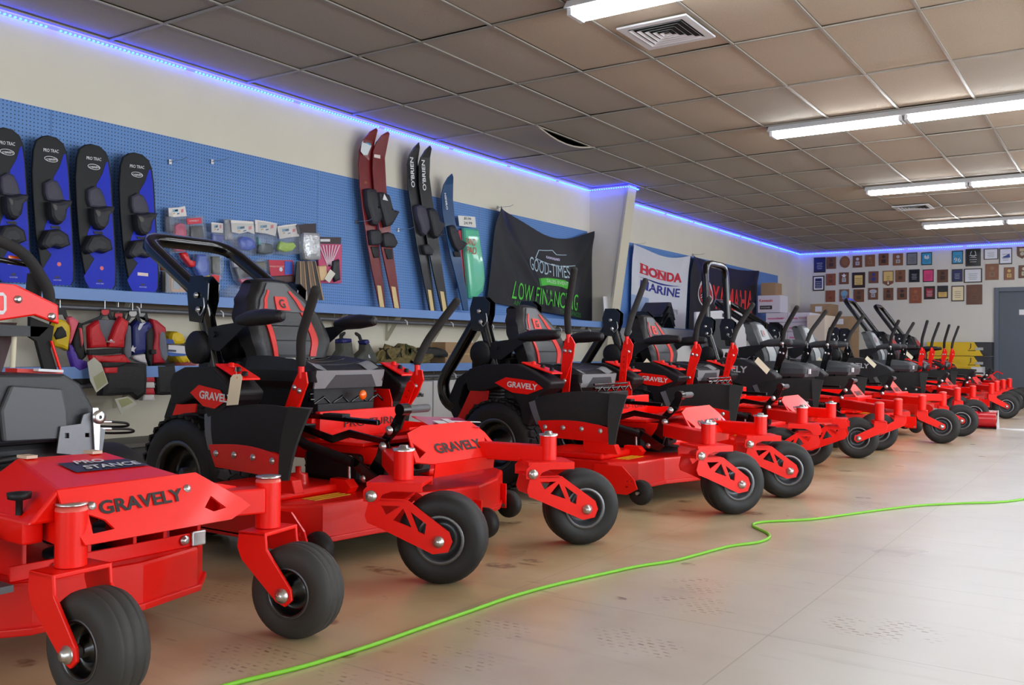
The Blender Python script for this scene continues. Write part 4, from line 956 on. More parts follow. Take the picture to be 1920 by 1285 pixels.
    MB().plate([(-.60, .66), (.10, .66), (.18, p[5][1]), (-.6, p[5][1])], (X-.12, 0, 0), (0, 1, 0), (0, 0, 1), .01).build('inner_panel', mat('maroon_panel', (60, 12, 16), .5), tw, fixn=True)
    MB().plate([(-.60, p[5][1]-.05), (.20, p[5][1]-.05), (.235, p[3][1]-.01), (-.6, p[5][1]+.01)], (X-.03, 0, 0), (0, 1, 0), (0, 0, 1), .03).build('lower_pad', SEATK, tw, fixn=True)
    y_, z_ = px([(98, 655)], X)[0]; y2, z2 = px([(112, 700)], X)[0]
    MB().tube([(X+.01, y_-.01, z_+.03), (X+.01, y_, z_), (X+.01, y2, z2)], .005, 6).build('red_piping', RED, tw)
    y_, z_ = px([(36, 618)], X)[0]; y2, z2 = px([(32, 690)], X)[0]
    MB().tube([(X-.03, y_, z_), (X-.03, y2, z2)], .009, 8).build('pale_rod', CREAM, tw)
    MB().bb((X-.03, -.15, .655), (X+.0, .28, .70)).build('tank_cap', BLKP, tw, bevel=.02)
    # hand bars
    pts = [(X-.16, *px([a], X-.16)[0]) for a in ((-60, 425), (0, 452), (38, 470), (62, 495), (92, 545), (92, 575))]
    MB().tube(pts, .021, 12, fil=.04).build('hand_bar', FOAM, tw)
    pts = [(X-.22, *px([a], X-.22)[0]) for a in ((-60, 474), (0, 487), (58, 497), (66, 515), (68, 545))]
    MB().tube(pts, .011, 10, fil=.03).build('reference_bar', BLKG, tw)
    MB().tube([pts[3], (X-.22, *px([(62, 560)], X-.22)[0])], .028, 10).build('bar_post', FOAM, tw)
    y_, z_ = px([(28, 484)], X-.2)[0]; MB().bb((X-.19, y_-.03, z_-.004), (X-.185, y_+.03, z_+.006)).build('orange_tab', ORG, tw)
    # standing platform at the back, rear wheels (out of the frame, kept so that the machine is whole)
    for y in (-.45, .38): wheel('rear_wheel', (-.95, y, .25), (0, 1, 0), .25, .2, t, RUB, RIMD, .52)
    MB().bb((-1.55, -.28, .16), (-1.2, .20, .19)).build('standing_platform', BLKP, t, bevel=.006)
    MB().bb((-1.25, -.3, .19), (-1.1, .22, .72)).build('rear_pad', SEATK, t, bevel=.02)
    return t
standon()
# ------------------------------------------------------------------ everything along the walls
PLAS = mat('clear_plastic', (170, 175, 182), .15, alpha=.2, spec=.7)
SILV = mat('silver_bag', (190, 192, 196), .25, metal=.35, bump=.6, nscale=30)
CARD = mat('cardboard', (166, 134, 100), .8, noise=.08, nscale=12)
WCART = mat('white_carton', (206, 206, 208), .65)
def C_(r, g, b, ro=.5, **k): return mat('c_%d_%d_%d_%d' % (r, g, b, int(ro*100)), (r, g, b), ro, **k)
def put(mb, name, m, root, **k):
    off = V3(root.location) if root else V3()
    mb.v = [p-off for p in mb.v]; return mb.build(name, m, root, **k)
def zz(pts, ox, oy, sc): return [(ox+x*sc, oy+y*sc) for x, y in pts]
def wp(pts, X): q = [WX(a, b, X) for a, b in pts]; return [(p.y, p.z) for p in q]
def fp(pts, Y): q = [WY(a, b, Y) for a, b in pts]; return [(p.x, p.z) for p in q]
def wslab(root, name, pts, X, th, m, bevel=0, **k): return put(MB().plate(wp(pts, X), (X, 0, 0), (0, 1, 0), (0, 0, 1), th), name, m, root, bevel=bevel, fixn=True, **k)
def fslab(root, name, pts, Y, th, m, bevel=0, **k): return put(MB().plate(fp(pts, Y), (0, Y, 0), (1, 0, 0), (0, 0, 1), th), name, m, root, bevel=bevel, fixn=True, **k)
def wthing(name, px, X, label, cat, group=None): p = WX(*px, X); return empty(name, p, label, cat, group)
def wtext(root, s, a, b, h, X, m, nm='lettering', **k):
    """text on a wall-parallel plane from pixel a (lower left) to pixel b (lower right)"""
    p, q = WX(*a, X), WX(*b, X); d = q-p; o = root.location
    return text(s, p-V3(o), d, V3((0, 0, 1)), h, m, root, nm, width=d.length, **k)
def puff(root, name, pts, X, th, m, lump=.3, **k):
    """cushion-like slab: outline inset towards the front, gives cloth and filled bags a rounded body"""
    o = wp(pts, X); cy = sum(p[0] for p in o)/len(o); cz = sum(p[1] for p in o)/len(o)
    b = MB(); rings = []
    for s_, d in ((1, 0), (.985, th*.45), (.93, th*.8), (.78, th*.97), (.45, th*1.06)):
        rings.append([V3((X+d+random.uniform(-lump, lump)*th*.15, cy+(y-cy)*s_, cz+(z-cz)*s_)) for y, z in o])
    n = len(o)
    for r0, r1 in zip(rings, rings[1:]): b.add(r0+r1, [(i, (i+1) % n, (i+1) % n+n, i+n) for i in range(n)], 0, True)
    b.add(rings[-1]+[V3((X+th*1.08, cy, cz))], [(i, (i+1) % n, n) for i in range(n)], 0, True)
    b.add(rings[0], [tuple(range(n))[::-1]])
    return put(b, name, m, root, fixn=True, **k)

# wakeboards
BLUEB = mat('royal_blue_gelcoat', (2, 36, 196), .5, spec=.3); BLKB = mat('black_board', (10, 11, 13), .5, spec=.3)
BOOT = mat('binding_rubber', (38, 38, 44), .6, noise=.15, nscale=60); BOOT2 = mat('binding_pad', (62, 60, 76), .6)
Z1 = lambda pts: zz(pts, 0, 200, .2802)
boards = [
 ('leftmost black and blue wakeboard, cut by the picture edge', (-292, -62), 0),
 ('second black and blue wakeboard from the left on the shelf', (-0, 0), 1),
 ('third wakeboard from the left, with a small red sticker dot', (285, 32), 2),
 ('rightmost black and blue wakeboard, beside the hanging packages', (572, 78), 3)]
OUT = [(212, 290), (232, 225), (270, 200), (310, 194), (370, 210), (415, 250), (437, 310), (452, 420), (462, 600), (478, 850), (488, 1080), (484, 1170), (470, 1197), (310, 1192), (282, 1150), (258, 1040), (228, 850), (210, 620), (203, 430)]
BLU = [(360, 470), (400, 400), (425, 320), (437, 316), (452, 420), (462, 600), (478, 850), (488, 1080), (484, 1170), (470, 1197), (310, 1192), (286, 1152), (272, 1110), (345, 990), (278, 920), (300, 800), (372, 640), (350, 540)]
for lab, (dx, dy), k in boards:
    X = -5.93
    def T(pts): return Z1([(x+dx*(1), y+dy*(1+.0*y)) for x, y in pts])
    kz = 1.0 - .035*(k-1)      # perspective: farther boards come out smaller in the picture
    def T(pts): return Z1([((x-203)*(1-.03*(k-1))+203+dx+6*(k-1), (y-1197)*(1-.035*(k-1))+1197+(0, 0, 22, 44)[k]-(18 if k == 0 else 0)) for x, y in pts])
    t = wthing('wakeboard', T([(390, 1197)])[0], X, lab, 'wakeboard', 'wakeboards on the upper shelf')
    wslab(t, 'board', T(OUT), X, .022, BLKB, bevel=.006)
    wslab(t, 'blue_graphic', T(BLU), X+.0225, .0015, BLUEB)
    a, b = T([(290, 300), (392, 312)]); wtext(t, 'PRO TRAC', a, b, .022, X+.024, WHITE, 'model_lettering', bold=.01)
    c = V3(WX(*T([(342, 352)])[0], X+.024)); o = t.location
    ring = MB(); ring.plate([(math.cos(i*PI/12)*.046, math.sin(i*PI/12)*.019) for i in range(24)], c-V3(o), (0, 1, 0), (0, 0, 1), .001, [[(math.cos(i*PI/12)*.042, math.sin(i*PI/12)*.0155) for i in range(24)]]); ring.build('logo_oval', WHITE, t, fixn=True)
    a, b = T([(308, 360), (378, 362)]); wtext(t, "O'BRIEN", a, b, .014, X+.024, WHITE, 'logo_lettering', bold=.02)
    for nm, pts, th, m in (('upper_foot_pad', [(285, 510), (330, 485), (370, 500), (400, 560), (420, 640), (350, 640), (300, 630), (285, 580)], .035, BOOT2),
                           ('upper_binding', [(300, 640), (350, 640), (400, 625), (455, 630), (450, 655), (415, 690), (405, 760), (375, 795), (335, 785), (310, 740)], .075, BOOT),
                           ('lower_binding', [(250, 900), (290, 830), (370, 820), (430, 860), (446, 930), (390, 955), (330, 940), (280, 960), (245, 930)], .07, BOOT)):
        puff(t, nm, T(pts), X+.02, th, m, lump=.1)
    puff(t, 'heel_strap', T([(345, 650), (400, 660), (430, 690), (400, 705), (360, 695)]), X+.085, .012, mat('strap_grey', (84, 82, 80), .6))
    p_ = T([(335, 800), (395, 800), (405, 820), (345, 815)]); wslab(t, 'toe_wire', p_, X+.025, .004, BLKP)
    a, b = T([(355, 1165), (410, 1167)]); wtext(t, 'WATER', a, b, .008, X+.024, WHITE, 'tail_lettering')
    wslab(t, 'tail_mark', T([(365, 1150), (372, 1135), (392, 1135), (400, 1150)]), X+.024, .001, mat('tail_mark', (20, 26, 60), .5))
    if k in (1, 2): disc(V3(WX(*T([(395, 1055)])[0], X+.024))-V3(o), (1, 0, 0), .014, C_(236, 110, 120), t, 'price_dot')
    if k in (0, 3): wslab(t, 'price_sticker', T([(345, 1055), (420, 1062), (420, 1085), (345, 1078)]), X+.024, .001, C_(236, 216, 210))

# water skis
Z2 = lambda pts: zz(pts, 640, 220, .2959)
SKR = mat('dark_red_ski', (112, 8, 16), .35, coat=.2, noise=.3, nscale=6); SKK = mat('black_ski', (15, 15, 17), .4, coat=.1)
SKB = mat('teal_blue_ski', (6, 66, 112), .4, coat=.1); WOOD = mat('pale_wood_tail', (222, 196, 140), .5, noise=.1)
def ski(lab, pts, m, tail, binds, grp, X=-5.95):
    P = Z2(pts); low = max(P, key=lambda p: p[1])
    t = wthing('water_ski', low, X, lab, 'water ski', grp)
    o = wp(P, X); zt = max(z for y, z in o); b = MB(); n = len(o)
    def xo(z): return -.0+.075*max(0, (z-(zt-.28))/.28)**2
    A = [V3((X+xo(z), y, z)) for y, z in o]; Bq = [p+V3((.016, 0, 0)) for p in A]
    tr = geometry.tessellate_polygon([[V3((y, z, 0)) for y, z in o]])
    b.add(A+Bq, [tuple(q) for q in tr]+[tuple(i+n for i in q) for q in tr]+[(i, (i+1) % n, (i+1) % n+n, i+n) for i in range(n)])
    put(b, 'ski_body', m, t, bevel=.003, fixn=True)
    if tail: wslab(t, 'wood_tail', Z2(tail), X+.0165, .002, WOOD)
    for nm, q, th, mm in binds: puff(t, nm, Z2(q), X+.016, th, mm, lump=.1)
    return t
G1 = 'water skis leaning on the pegboard'
t = ski('left one of the dark red pair of water skis, white sticker near its tip', [(178, 75), (150, 95), (125, 140), (108, 210), (104, 300), (110, 430), (130, 600), (158, 800), (190, 980), (238, 1205), (272, 1208), (262, 1080), (243, 940), (228, 780), (216, 600), (198, 430), (188, 300), (192, 160), (190, 90)], SKR,
    [(226, 1065), (250, 1068), (271, 1205), (243, 1202)],
    [('boot', [(135, 458), (160, 450), (200, 458), (212, 520), (222, 590), (262, 600), (240, 650), (205, 690), (175, 680), (158, 620), (142, 560)], .06, BOOT), ('rear_binding', [(162, 720), (195, 712), (232, 718), (248, 780), (225, 812), (172, 812)], .05, BOOT), ('foot_pad', [(185, 820), (232, 822), (236, 890), (205, 892)], .012, BLKP)], G1)
wslab(t, 'tip_sticker', Z2([(158, 118), (190, 150), (188, 185), (165, 240), (140, 240), (122, 215), (130, 160)]), -5.918, .002, C_(222, 230, 235)); wslab(t, 'sticker_blue', Z2([(158, 135), (188, 158), (184, 180), (155, 160)]), -5.915, .001, C_(60, 160, 200))
wtext(t, 'WATER SKI', *Z2([(146, 420), (162, 422)]), .02, -5.932, C_(180, 130, 40), 'gold_print')
t = ski('right one of the dark red pair of water skis, white label on its binding', [(252, 97), (225, 118), (204, 160), (192, 220), (192, 330), (203, 470), (226, 660), (250, 840), (280, 980), (330, 1212), (367, 1215), (352, 1080), (332, 930), (310, 760), (298, 620), (278, 450), (268, 260), (265, 110)], SKR,
    [(316, 1072), (342, 1076), (365, 1212), (336, 1208)],
    [('boot', [(214, 478), (250, 475), (280, 490), (298, 560), (310, 600), (350, 602), (330, 640), (300, 690), (262, 700), (245, 640), (225, 560)], .06, BOOT), ('rear_binding', [(246, 740), (285, 728), (315, 740), (343, 800), (325, 828), (255, 822)], .05, BOOT), ('foot_pad', [(270, 832), (318, 834), (325, 900), (290, 900)], .012, BLKP)], G1, X=-5.92)
wslab(t, 'white_tag', Z2([(272, 484), (296, 530), (262, 522)]), -5.838, .001, WHITE); wslab(t, 'tip_sticker', Z2([(208, 234), (246, 240), (246, 262), (206, 254)]), -5.893, .002, C_(235, 220, 215))
t = ski('left one of the black pair of water skis with white lettering', [(450, 165), (432, 195), (418, 240), (411, 300), (415, 430), (440, 600), (470, 800), (505, 980), (553, 1225), (590, 1232), (575, 1090), (550, 900), (522, 700), (500, 540), (480, 400), (472, 280), (465, 200)], SKK,
    [(547, 1092), (568, 1096), (588, 1228), (566, 1226)],
    [('boot', [(452, 565), (480, 552), (512, 570), (530, 620), (562, 668), (540, 720), (512, 755), (490, 735), (475, 680), (458, 630)], .06, BOOT2), ('rear_binding', [(500, 812), (535, 805), (570, 850), (560, 878), (512, 870)], .05, BOOT)], G1)
def skitext(t, s, a, b, h, X, m):   # lettering running up the ski
    p, q = WX(*a, X), WX(*b, X); d = q-p; up = V3((0, -d.z, d.y)); up = up if up.y < 0 else -up
    text(s, p-V3(t.location), d, up, h, m, t, 'ski_lettering', width=d.length, bold=.02)
skitext(t, "O'BRIEN", *Z2([(466, 445), (455, 255)]), .055, -5.905, WHITE)
t = ski('right one of the black pair of water skis with white lettering', [(520, 185), (502, 212), (488, 255), (482, 310), (486, 430), (506, 570), (540, 800), (580, 1000), (632, 1232), (673, 1237), (655, 1100), (625, 900), (597, 700), (570, 520), (552, 380), (542, 260), (535, 205)], SKK,
    [(625, 1102), (648, 1106), (670, 1234), (645, 1232)],
    [('boot', [(528, 585), (560, 575), (582, 600), (598, 660), (640, 680), (622, 720), (590, 770), (562, 755), (548, 700), (535, 640)], .07, BOOT)], G1, X=-5.92)
skitext(t, "O'BRIEN", *Z2([(538, 465), (528, 272)]), .055, -5.875, WHITE)
t = ski('single teal blue water ski with a black binding', [(660, 362), (645, 385), (633, 430), (628, 500), (636, 610), (660, 750), (690, 900), (732, 1060), (768, 1225), (800, 1228), (785, 1090), (768, 1000), (752, 870), (735, 770), (712, 640), (700, 520), (686, 425), (675, 385)], SKB, None,
    [('boot', [(665, 690), (700, 682), (722, 730), (740, 790), (783, 805), (760, 835), (725, 855), (700, 820), (675, 750)], .05, BOOT), ('rear_binding', [(705, 850), (745, 850), (752, 885), (712, 885)], .02, BLKP)], G1)
skitext(t, "O'BRIEN", *Z2([(676, 585), (662, 480)]), .03, -5.915, WHITE)
# bag with the green pad
t = wthing('packaged_pad', Z2([(830, 1150)])[0], -5.93, 'green pad in a clear bag with a white header card, beside the blue ski', 'packaged pad')
puff(t, 'green_pad', Z2([(762, 700), (848, 705), (862, 800), (885, 940), (892, 1040), (880, 1110), (840, 1150), (795, 1148), (786, 1040), (772, 880)]), -5.99, .06, mat('mint_foam', (96, 200, 160), .35, coat=.5))
wslab(t, 'header_card', Z2([(738, 622), (846, 632), (852, 700), (746, 688)]), -5.955, .004, C_(228, 228, 224))
wtext(t, '$5.99', *Z2([(778, 650), (822, 655)]), .03, -5.95, BLKT, 'price'); wtext(t, '24.99', *Z2([(776, 678), (828, 682)]), .03, -5.95, BLKT, 'price')
wtext(t, 'SAND', *Z2([(790, 808), (852, 815)]), .075, -5.922, C_(206, 60, 60), 'brand_print'); wtext(t, 'PAD', *Z2([(796, 862), (856, 870)]), .075, -5.922, C_(206, 60, 60), 'brand_print')
t = wthing('packaged_strip', Z2([(760, 1080)])[0], -5.985, 'pink packaged strip partly behind the blue ski', 'package')
wslab(t, 'body', Z2([(733, 718), (756, 716), (768, 850), (782, 1080), (735, 1085), (742, 960)]), -6.02, .02, C_(214, 70, 90))
# peg hooks
for px in ((319, 303, 'above the packages, the left one of two'), (398, 303, 'above the packages, the right one of two'), (668, 416, 'left of the red skis'), (747, 431, 'between the red and the black skis'), (828, 440, 'between the black skis and the blue ski'), (935, 389, 'at the upper left corner of the black banner'), (1112, 436, 'at the upper right corner of the black banner'), (1188, 458, 'at the upper left corner of the white banner'), (1300, 478, 'between the white and the charcoal banner')):
    p = WX(*px[:2], -6.03); t = empty('peg_hook', p, 'bare wire peg hook ' + px[2], 'hook', 'peg hooks')
    MB().tube([(0, 0, 0), (.16, 0, .0), (.2, 0, .015)], .003, 6).build('wire', ZINC, t); MB().bb((-.004, -.012, -.02), (.003, .012, .015)).build('hook_clip', ZINC, t)

# packages hanging on the pegboard
Z3 = lambda pts: zz(pts, 290, 370, .1875)
def pack(lab, head, body, parts, hm=None, X=-5.98, bm=None, th=.035, cat='package'):
    allp = (body or head)
    t = wthing('hanging_package', Z3([max(allp, key=lambda p: p[1])])[0], X, lab, cat, 'packages hanging on the pegboard')
    if head: wslab(t, 'header_card', Z3(head), X+th*.6, .004, hm or C_(232, 226, 222))
    for nm, pts, m, d in parts: puff(t, nm, Z3(pts), X+.0, d, m, lump=.9)
    if head and hm is None:
        cx = sum(p[0] for p in head)/len(head); cy = sum(p[1] for p in head)/len(head); ww = (max(p[0] for p in head)-min(p[0] for p in head))
        for dx, dy, a_, b_, m_ in ((-.08, -.1, .30, 14, C_(120, 170, 200)), (-.02, -.12, .16, 6, C_(40, 40, 60)), (.3, -.08, .12, 16, C_(220, 120, 130)), (-.15, .22, .10, 7, C_(210, 180, 120)), (.08, .24, .12, 6, C_(80, 110, 150))):
            x_ = cx+dx*ww; y_ = cy+dy*90; wslab(t, 'header_print', Z3([(x_-a_*ww/2, y_+b_), (x_+a_*ww/2, y_+b_-6), (x_+a_*ww/2, y_-b_-6), (x_-a_*ww/2, y_-b_)]), X+th*.6+.004, .001, m_)
    if body: puff(t, 'bag', Z3(body), X-.005, th+.015, bm or PLAS, lump=.6)
    return t
PINK = C_(208, 40, 100, .4); BLK2 = C_(30, 30, 34, .5)
pack('tall clear bag with pink gloves under a white header, top left of the packages', [(135, 108), (240, 102), (300, 88), (318, 188), (190, 200), (140, 190)], [(110, 195), (320, 190), (318, 400), (300, 560), (150, 560), (120, 400)],
     [('pink_glove', [(190, 280), (230, 255), (280, 265), (300, 330), (305, 450), (285, 545), (200, 545), (170, 450), (185, 350)], PINK, .03)])
pack('dark strip package with white marks at the far left of the packages', None, [(90, 115), (130, 105), (160, 200), (165, 345), (100, 345)], [('insert', [(98, 180), (140, 180), (150, 340), (105, 340)], C_(90, 88, 96), .01)], X=-6.0)
t = pack('black ski glove on a card with a red label', None, [(315, 190), (480, 180), (515, 540), (335, 548)], [('black_glove', [(345, 290), (460, 280), (475, 380), (490, 520), (360, 525), (340, 400)], BLK2, .03)])
wslab(t, 'red_label', Z3([(318, 214), (462, 204), (470, 262), (326, 272)]), -5.935, .004, C_(208, 40, 66)); wtext(t, 'CONNELLY', *Z3([(345, 246), (440, 240)]), .012, -5.93, WHITE, 'label_lettering')
pack('small bag with a plain white label between the glove and the clear bags', [(565, 250), (680, 262), (682, 358), (566, 350)], [(525, 270), (560, 262), (690, 262), (692, 560), (560, 560), (535, 420)], [('blue_part', [(560, 360), (600, 375), (680, 380), (670, 430), (640, 560), (570, 540)], C_(40, 60, 160, .4), .02)])
t = pack('front bag of swim goggles in blue, first of the four white-headed bags', [(758, 228), (985, 243), (998, 372), (930, 345), (850, 365), (770, 350)], [(690, 250), (990, 260), (1003, 450), (990, 590), (830, 585), (740, 500), (700, 420)],
     [('blue_goggles', [(820, 430), (860, 390), (930, 400), (980, 440), (990, 510), (930, 540), (850, 520)], C_(30, 80, 200, .3), .035), ('bag_behind', [(690, 225), (755, 215), (780, 430), (700, 430)], C_(140, 142, 150, .3), .01)])
pack('bag holding teal and dark goggles under a white header', [(1000, 225), (1110, 240), (1222, 264), (1206, 388), (1100, 362), (1005, 350)], [(1000, 235), (1215, 268), (1200, 420), (1175, 585), (1010, 580), (1000, 400)],
     [('dark_goggles', [(1020, 470), (1080, 455), (1160, 470), (1165, 560), (1090, 575), (1010, 560)], C_(44, 62, 70, .4), .03), ('teal_part', [(1010, 400), (1040, 430), (1050, 480), (1015, 480)], C_(30, 140, 150, .4), .03)])
pack('bag holding lime green goggles under a tilted white header', [(1222, 292), (1300, 278), (1414, 266), (1442, 392), (1340, 402), (1246, 418)], [(1215, 300), (1420, 270), (1450, 420), (1450, 570), (1300, 585), (1195, 565), (1215, 420)],
     [('lime_goggles', [(1240, 440), (1290, 455), (1370, 450), (1400, 490), (1360, 540), (1280, 550), (1215, 520)], C_(168, 206, 40, .4), .035)])
pack('silver bag with a black header card beside the lime goggles', [(1412, 278), (1500, 268), (1612, 262), (1612, 362), (1520, 365), (1432, 368)], [(1440, 350), (1610, 355), (1620, 500), (1618, 630), (1530, 638), (1460, 625), (1442, 500)], [], hm=C_(36, 20, 26), bm=SILV, th=.05)
t = pack('large pink-striped card package at the right end of the packages', [(1605, 396), (1862, 402), (1860, 470), (1612, 464)], None, [], hm=C_(52, 34, 38), X=-6.02, th=.03)
wslab(t, 'pink_sheet', Z3([(1614, 466), (1860, 470), (1854, 862), (1640, 858)]), -6.02, .016, C_(196, 60, 110, .35))
for k in range(7): wslab(t, 'white_rope', Z3([(1640+33*k, 480), (1652+33*k, 480), (1735+4*k, 690), (1725+4*k, 690)]), -6.003, .006, C_(226, 190, 206, .4))
wslab(t, 'white_sticker', Z3([(1655, 418), (1752, 418), (1752, 444), (1655, 444)]), -5.995, .003, WHITE)
puff(t, 'cream_handle', Z3([(1620, 690), (1700, 680), (1710, 830), (1640, 840)]), -6.0, .03, C_(224, 188, 140, .4)); puff(t, 'black_grip', Z3([(1770, 640), (1830, 620), (1840, 830), (1790, 850), (1760, 760)]), -6.0, .03, BLK2); wslab(t, 'paper_insert', Z3([(1755, 720), (1805, 765), (1745, 855), (1695, 815)]), -5.965, .003, C_(226, 222, 206))
t = pack('red, white and blue boxed mount below the goggles bags', None, None, [], X=-6.0) if False else wthing('hanging_package', Z3([(1260, 840)])[0], -5.99, 'small red and white printed card with a blue figure, below the goggles', 'package', 'packages hanging on the pegboard')
wslab(t, 'printed_card', Z3([(1130, 628), (1374, 632), (1382, 778), (1150, 790)]), -6.0, .012, C_(196, 34, 66)); wslab(t, 'blue_area', Z3([(1300, 640), (1372, 644), (1378, 770), (1300, 775)]), -5.987, .002, C_(50, 90, 190)); wtext(t, 'WAKE MOUNT', *Z3([(1150, 700), (1292, 704)]), .014, -5.987, C_(250, 210, 190), 'card_lettering')
disc(V3(WX(*Z3([(1262, 722)])[0], -5.987))-V3(t.location), (1, 0, 0), .018, C_(210, 220, 236), t, 'white_ball'); puff(t, 'brown_contents', Z3([(1150, 790), (1385, 780), (1395, 850), (1200, 860)]), -6.0, .03, C_(70, 40, 36, .5))
for k in range(5):
    t = wthing('flat_strip', Z3([(1690-50*k, 1030)])[0], -5.99+.012*k, 'brown-edged flat strip package, %s in the bunch beside the seat back' % ('rightmost', 'second from the right', 'middle one', 'second from the left', 'leftmost')[k], 'package', 'brown flat strips in a bunch')
    wslab(t, 'strip', Z3([(1570-38*k, 640), (1606-38*k, 640), (1690-55*k, 1030), (1590-50*k, 1030)]), -5.99+.012*k, .006, C_(112, 92, 72) if k % 2 else C_(44, 38, 36)); wslab(t, 'brown_edge', Z3([(1600-38*k, 640), (1608-38*k, 640), (1693-55*k, 1030), (1680-55*k, 1030)]), -5.984+.012*k, .004, C_(176, 140, 104))
pack('bag with coiled blue rope behind the roll bar', None, [(380, 560), (525, 560), (540, 700), (535, 845), (440, 845), (370, 700)], [('blue_rope', [(410, 570), (490, 570), (520, 660), (520, 800), (450, 825), (380, 700)], C_(36, 90, 200, .4), .04), ('yellow_end', [(470, 790), (520, 780), (510, 830), (475, 835)], YEL, .05)])
pack('red plastic part behind the roll bar', None, None, [('red_part', [(240, 555), (290, 560), (330, 640), (380, 700), (340, 700), (255, 600)], C_(214, 24, 30, .35), .04)]) if False else None
t = wthing('hanging_package', Z3([(300, 700)])[0], -5.98, 'red plastic part partly behind the roll bar', 'package', 'packages hanging on the pegboard'); puff(t, 'red_part', Z3([(235, 560), (290, 548), (335, 640), (390, 650), (380, 700), (330, 700), (260, 610)]), -5.99, .04, C_(214, 24, 30, .35))
t = pack('clear bag of black and yellow straps with a red tag', None, [(540, 560), (655, 570), (662, 700), (652, 855), (545, 850)], [('dark_strap', [(555, 590), (640, 590), (640, 780), (560, 760)], C_(70, 66, 50, .5), .025)]); wslab(t, 'red_tag', Z3([(572, 770), (650, 785), (640, 850), (566, 835)]), -5.935, .003, C_(216, 40, 44))
pack('bag of black, white and pink gloves above the clear bag', None, [(745, 600), (880, 596), (930, 700), (960, 900), (880, 925), (790, 830), (755, 700)], [('white_cuff', [(760, 620), (870, 610), (890, 700), (775, 700)], C_(190, 188, 196, .4), .03), ('black_palm', [(780, 705), (900, 700), (930, 800), (830, 820)], BLK2, .03), ('pink_fingers', [(830, 820), (925, 810), (940, 890), (880, 900)], PINK, .03)])
pack('bag of camouflage straps behind the mower seat', None, [(960, 640), (1060, 600), (1120, 640), (1120, 760), (1060, 840), (965, 830)], [('camo_strap', [(990, 650), (1090, 640), (1080, 800), (990, 800)], C_(110, 106, 84, .5), .03)])
t = wthing('plastic_bag', Z3([(800, 1005)])[0], -5.9, 'crumpled empty clear plastic bag lying on the upper shelf', 'bag'); puff(t, 'film', Z3([(650, 940), (740, 862), (840, 900), (960, 960), (960, 1008), (650, 1002)]), -5.92, .07, PLAS, lump=1.5); puff(t, 'brown_insert', Z3([(840, 950), (920, 940), (880, 990), (820, 990)]), -5.91, .03, C_(150, 110, 84))
t = wthing('action_camera_case', Z3([(210, 950)])[0], -5.92, 'yellow waterproof case in a clear pack standing on the upper shelf', 'case'); wslab(t, 'yellow_frame', Z3([(128, 762), (290, 760), (292, 935), (275, 952), (140, 950), (128, 930)]), -5.96, .05, C_(226, 150, 20, .35), bevel=.01); wslab(t, 'grey_screen', Z3([(185, 780), (255, 780), (255, 920), (185, 920)]), -5.909, .004, C_(120, 132, 140, .2)); wslab(t, 'clear_shell', Z3([(105, 740), (305, 740), (305, 955), (105, 955)]), -5.905, .01, PLAS)
t = wthing('orange_tin', Z3([(75, 735)])[0], -5.93, 'small orange packaged item beside the last wakeboard', 'package'); wslab(t, 'body', Z3([(45, 628), (104, 628), (104, 735), (48, 735)]), -5.98, .05, C_(232, 110, 20, .4), bevel=.006)
t = wthing('dark_card', Z3([(80, 950)])[0], -5.97, 'dark narrow card under the orange packaged item', 'package'); wslab(t, 'body', Z3([(60, 740), (104, 740), (104, 950), (62, 950)]), -6.0, .02, C_(56, 50, 44))

# life vests on the rail
Z4 = lambda pts: zz(pts, 80, 540, .2023)
NR = mat('red_nylon', (206, 22, 34), .5, bump=.2, nscale=60); NK = mat('black_nylon', (22, 22, 24), .65, bump=.3, nscale=60); NG = mat('grey_mesh', (112, 116, 126), .8, noise=.2, nscale=200)
def vest(lab, px, hang, parts, hook, X=-5.77, logo=None):
    t = wthing('life_vest', Z4([px])[0], X, lab, 'life vest', 'life vests hanging on the rail')
    for nm, pts, m, th, dx in parts: puff(t, nm, Z4(pts), X+dx, th, m, lump=.25)
    return t
def hanger(lab, X, cx, top, wid, plate):
    t = wthing('coat_hanger', Z4([(cx, top)])[0], X, lab, 'hanger', 'black hangers on the rail')
    wslab(t, 'frame', Z4([(cx-wid, top+130), (cx-48, top+60), (cx-36, top-5), (cx+44, top-5), (cx+58, top+60), (cx+wid, top+140), (cx+wid, top+155), (cx+40, top+95), (cx+25, top+60), (cx-20, top+60), (cx-40, top+92), (cx-wid, top+150)]), X, .012, BLKP, bevel=.003)
    wslab(t, 'badge', Z4([(cx-30, top+5), (cx+36, top+3), (cx+40, top+30), (cx+20, top+52), (cx-14, top+52), (cx-34, top+28)]), X+.0125, .002, plate)
    p = V3(WX(*Z4([(cx+2, top)])[0], X+.006)); o = t.location; r = (-5.82+.0)-X
    q = V3(WX(*Z4([(cx+2, 128)])[0], X+.006))
    MB().tube([p-o, V3((p.x, q.y, q.z-.01))-o, V3((p.x+.0, q.y, q.z+.018))-o, V3((-5.82, q.y, q.z+.035))-o, V3((-5.85, q.y, q.z+.01))-o], .0028, 6, fil=.02).build('hook', ZINC, t)
hanger('hanger with a red badge holding the red and grey vest', -5.79, 575, 200, 215, C_(200, 30, 40))
hanger('second red-badged hanger, half behind the first', -5.83, 700, 232, 160, C_(190, 30, 40))
hanger('hanger with a round white badge, third from the left', -5.80, 832, 214, 90, C_(190, 190, 190))
hanger('rightmost hanger with a round white badge', -5.84, 910, 214, 120, C_(150, 150, 150))
hanger('hanger above the yellow vest beside the stand-on mower tower', -5.80, 160, 190, 100, BLKP)
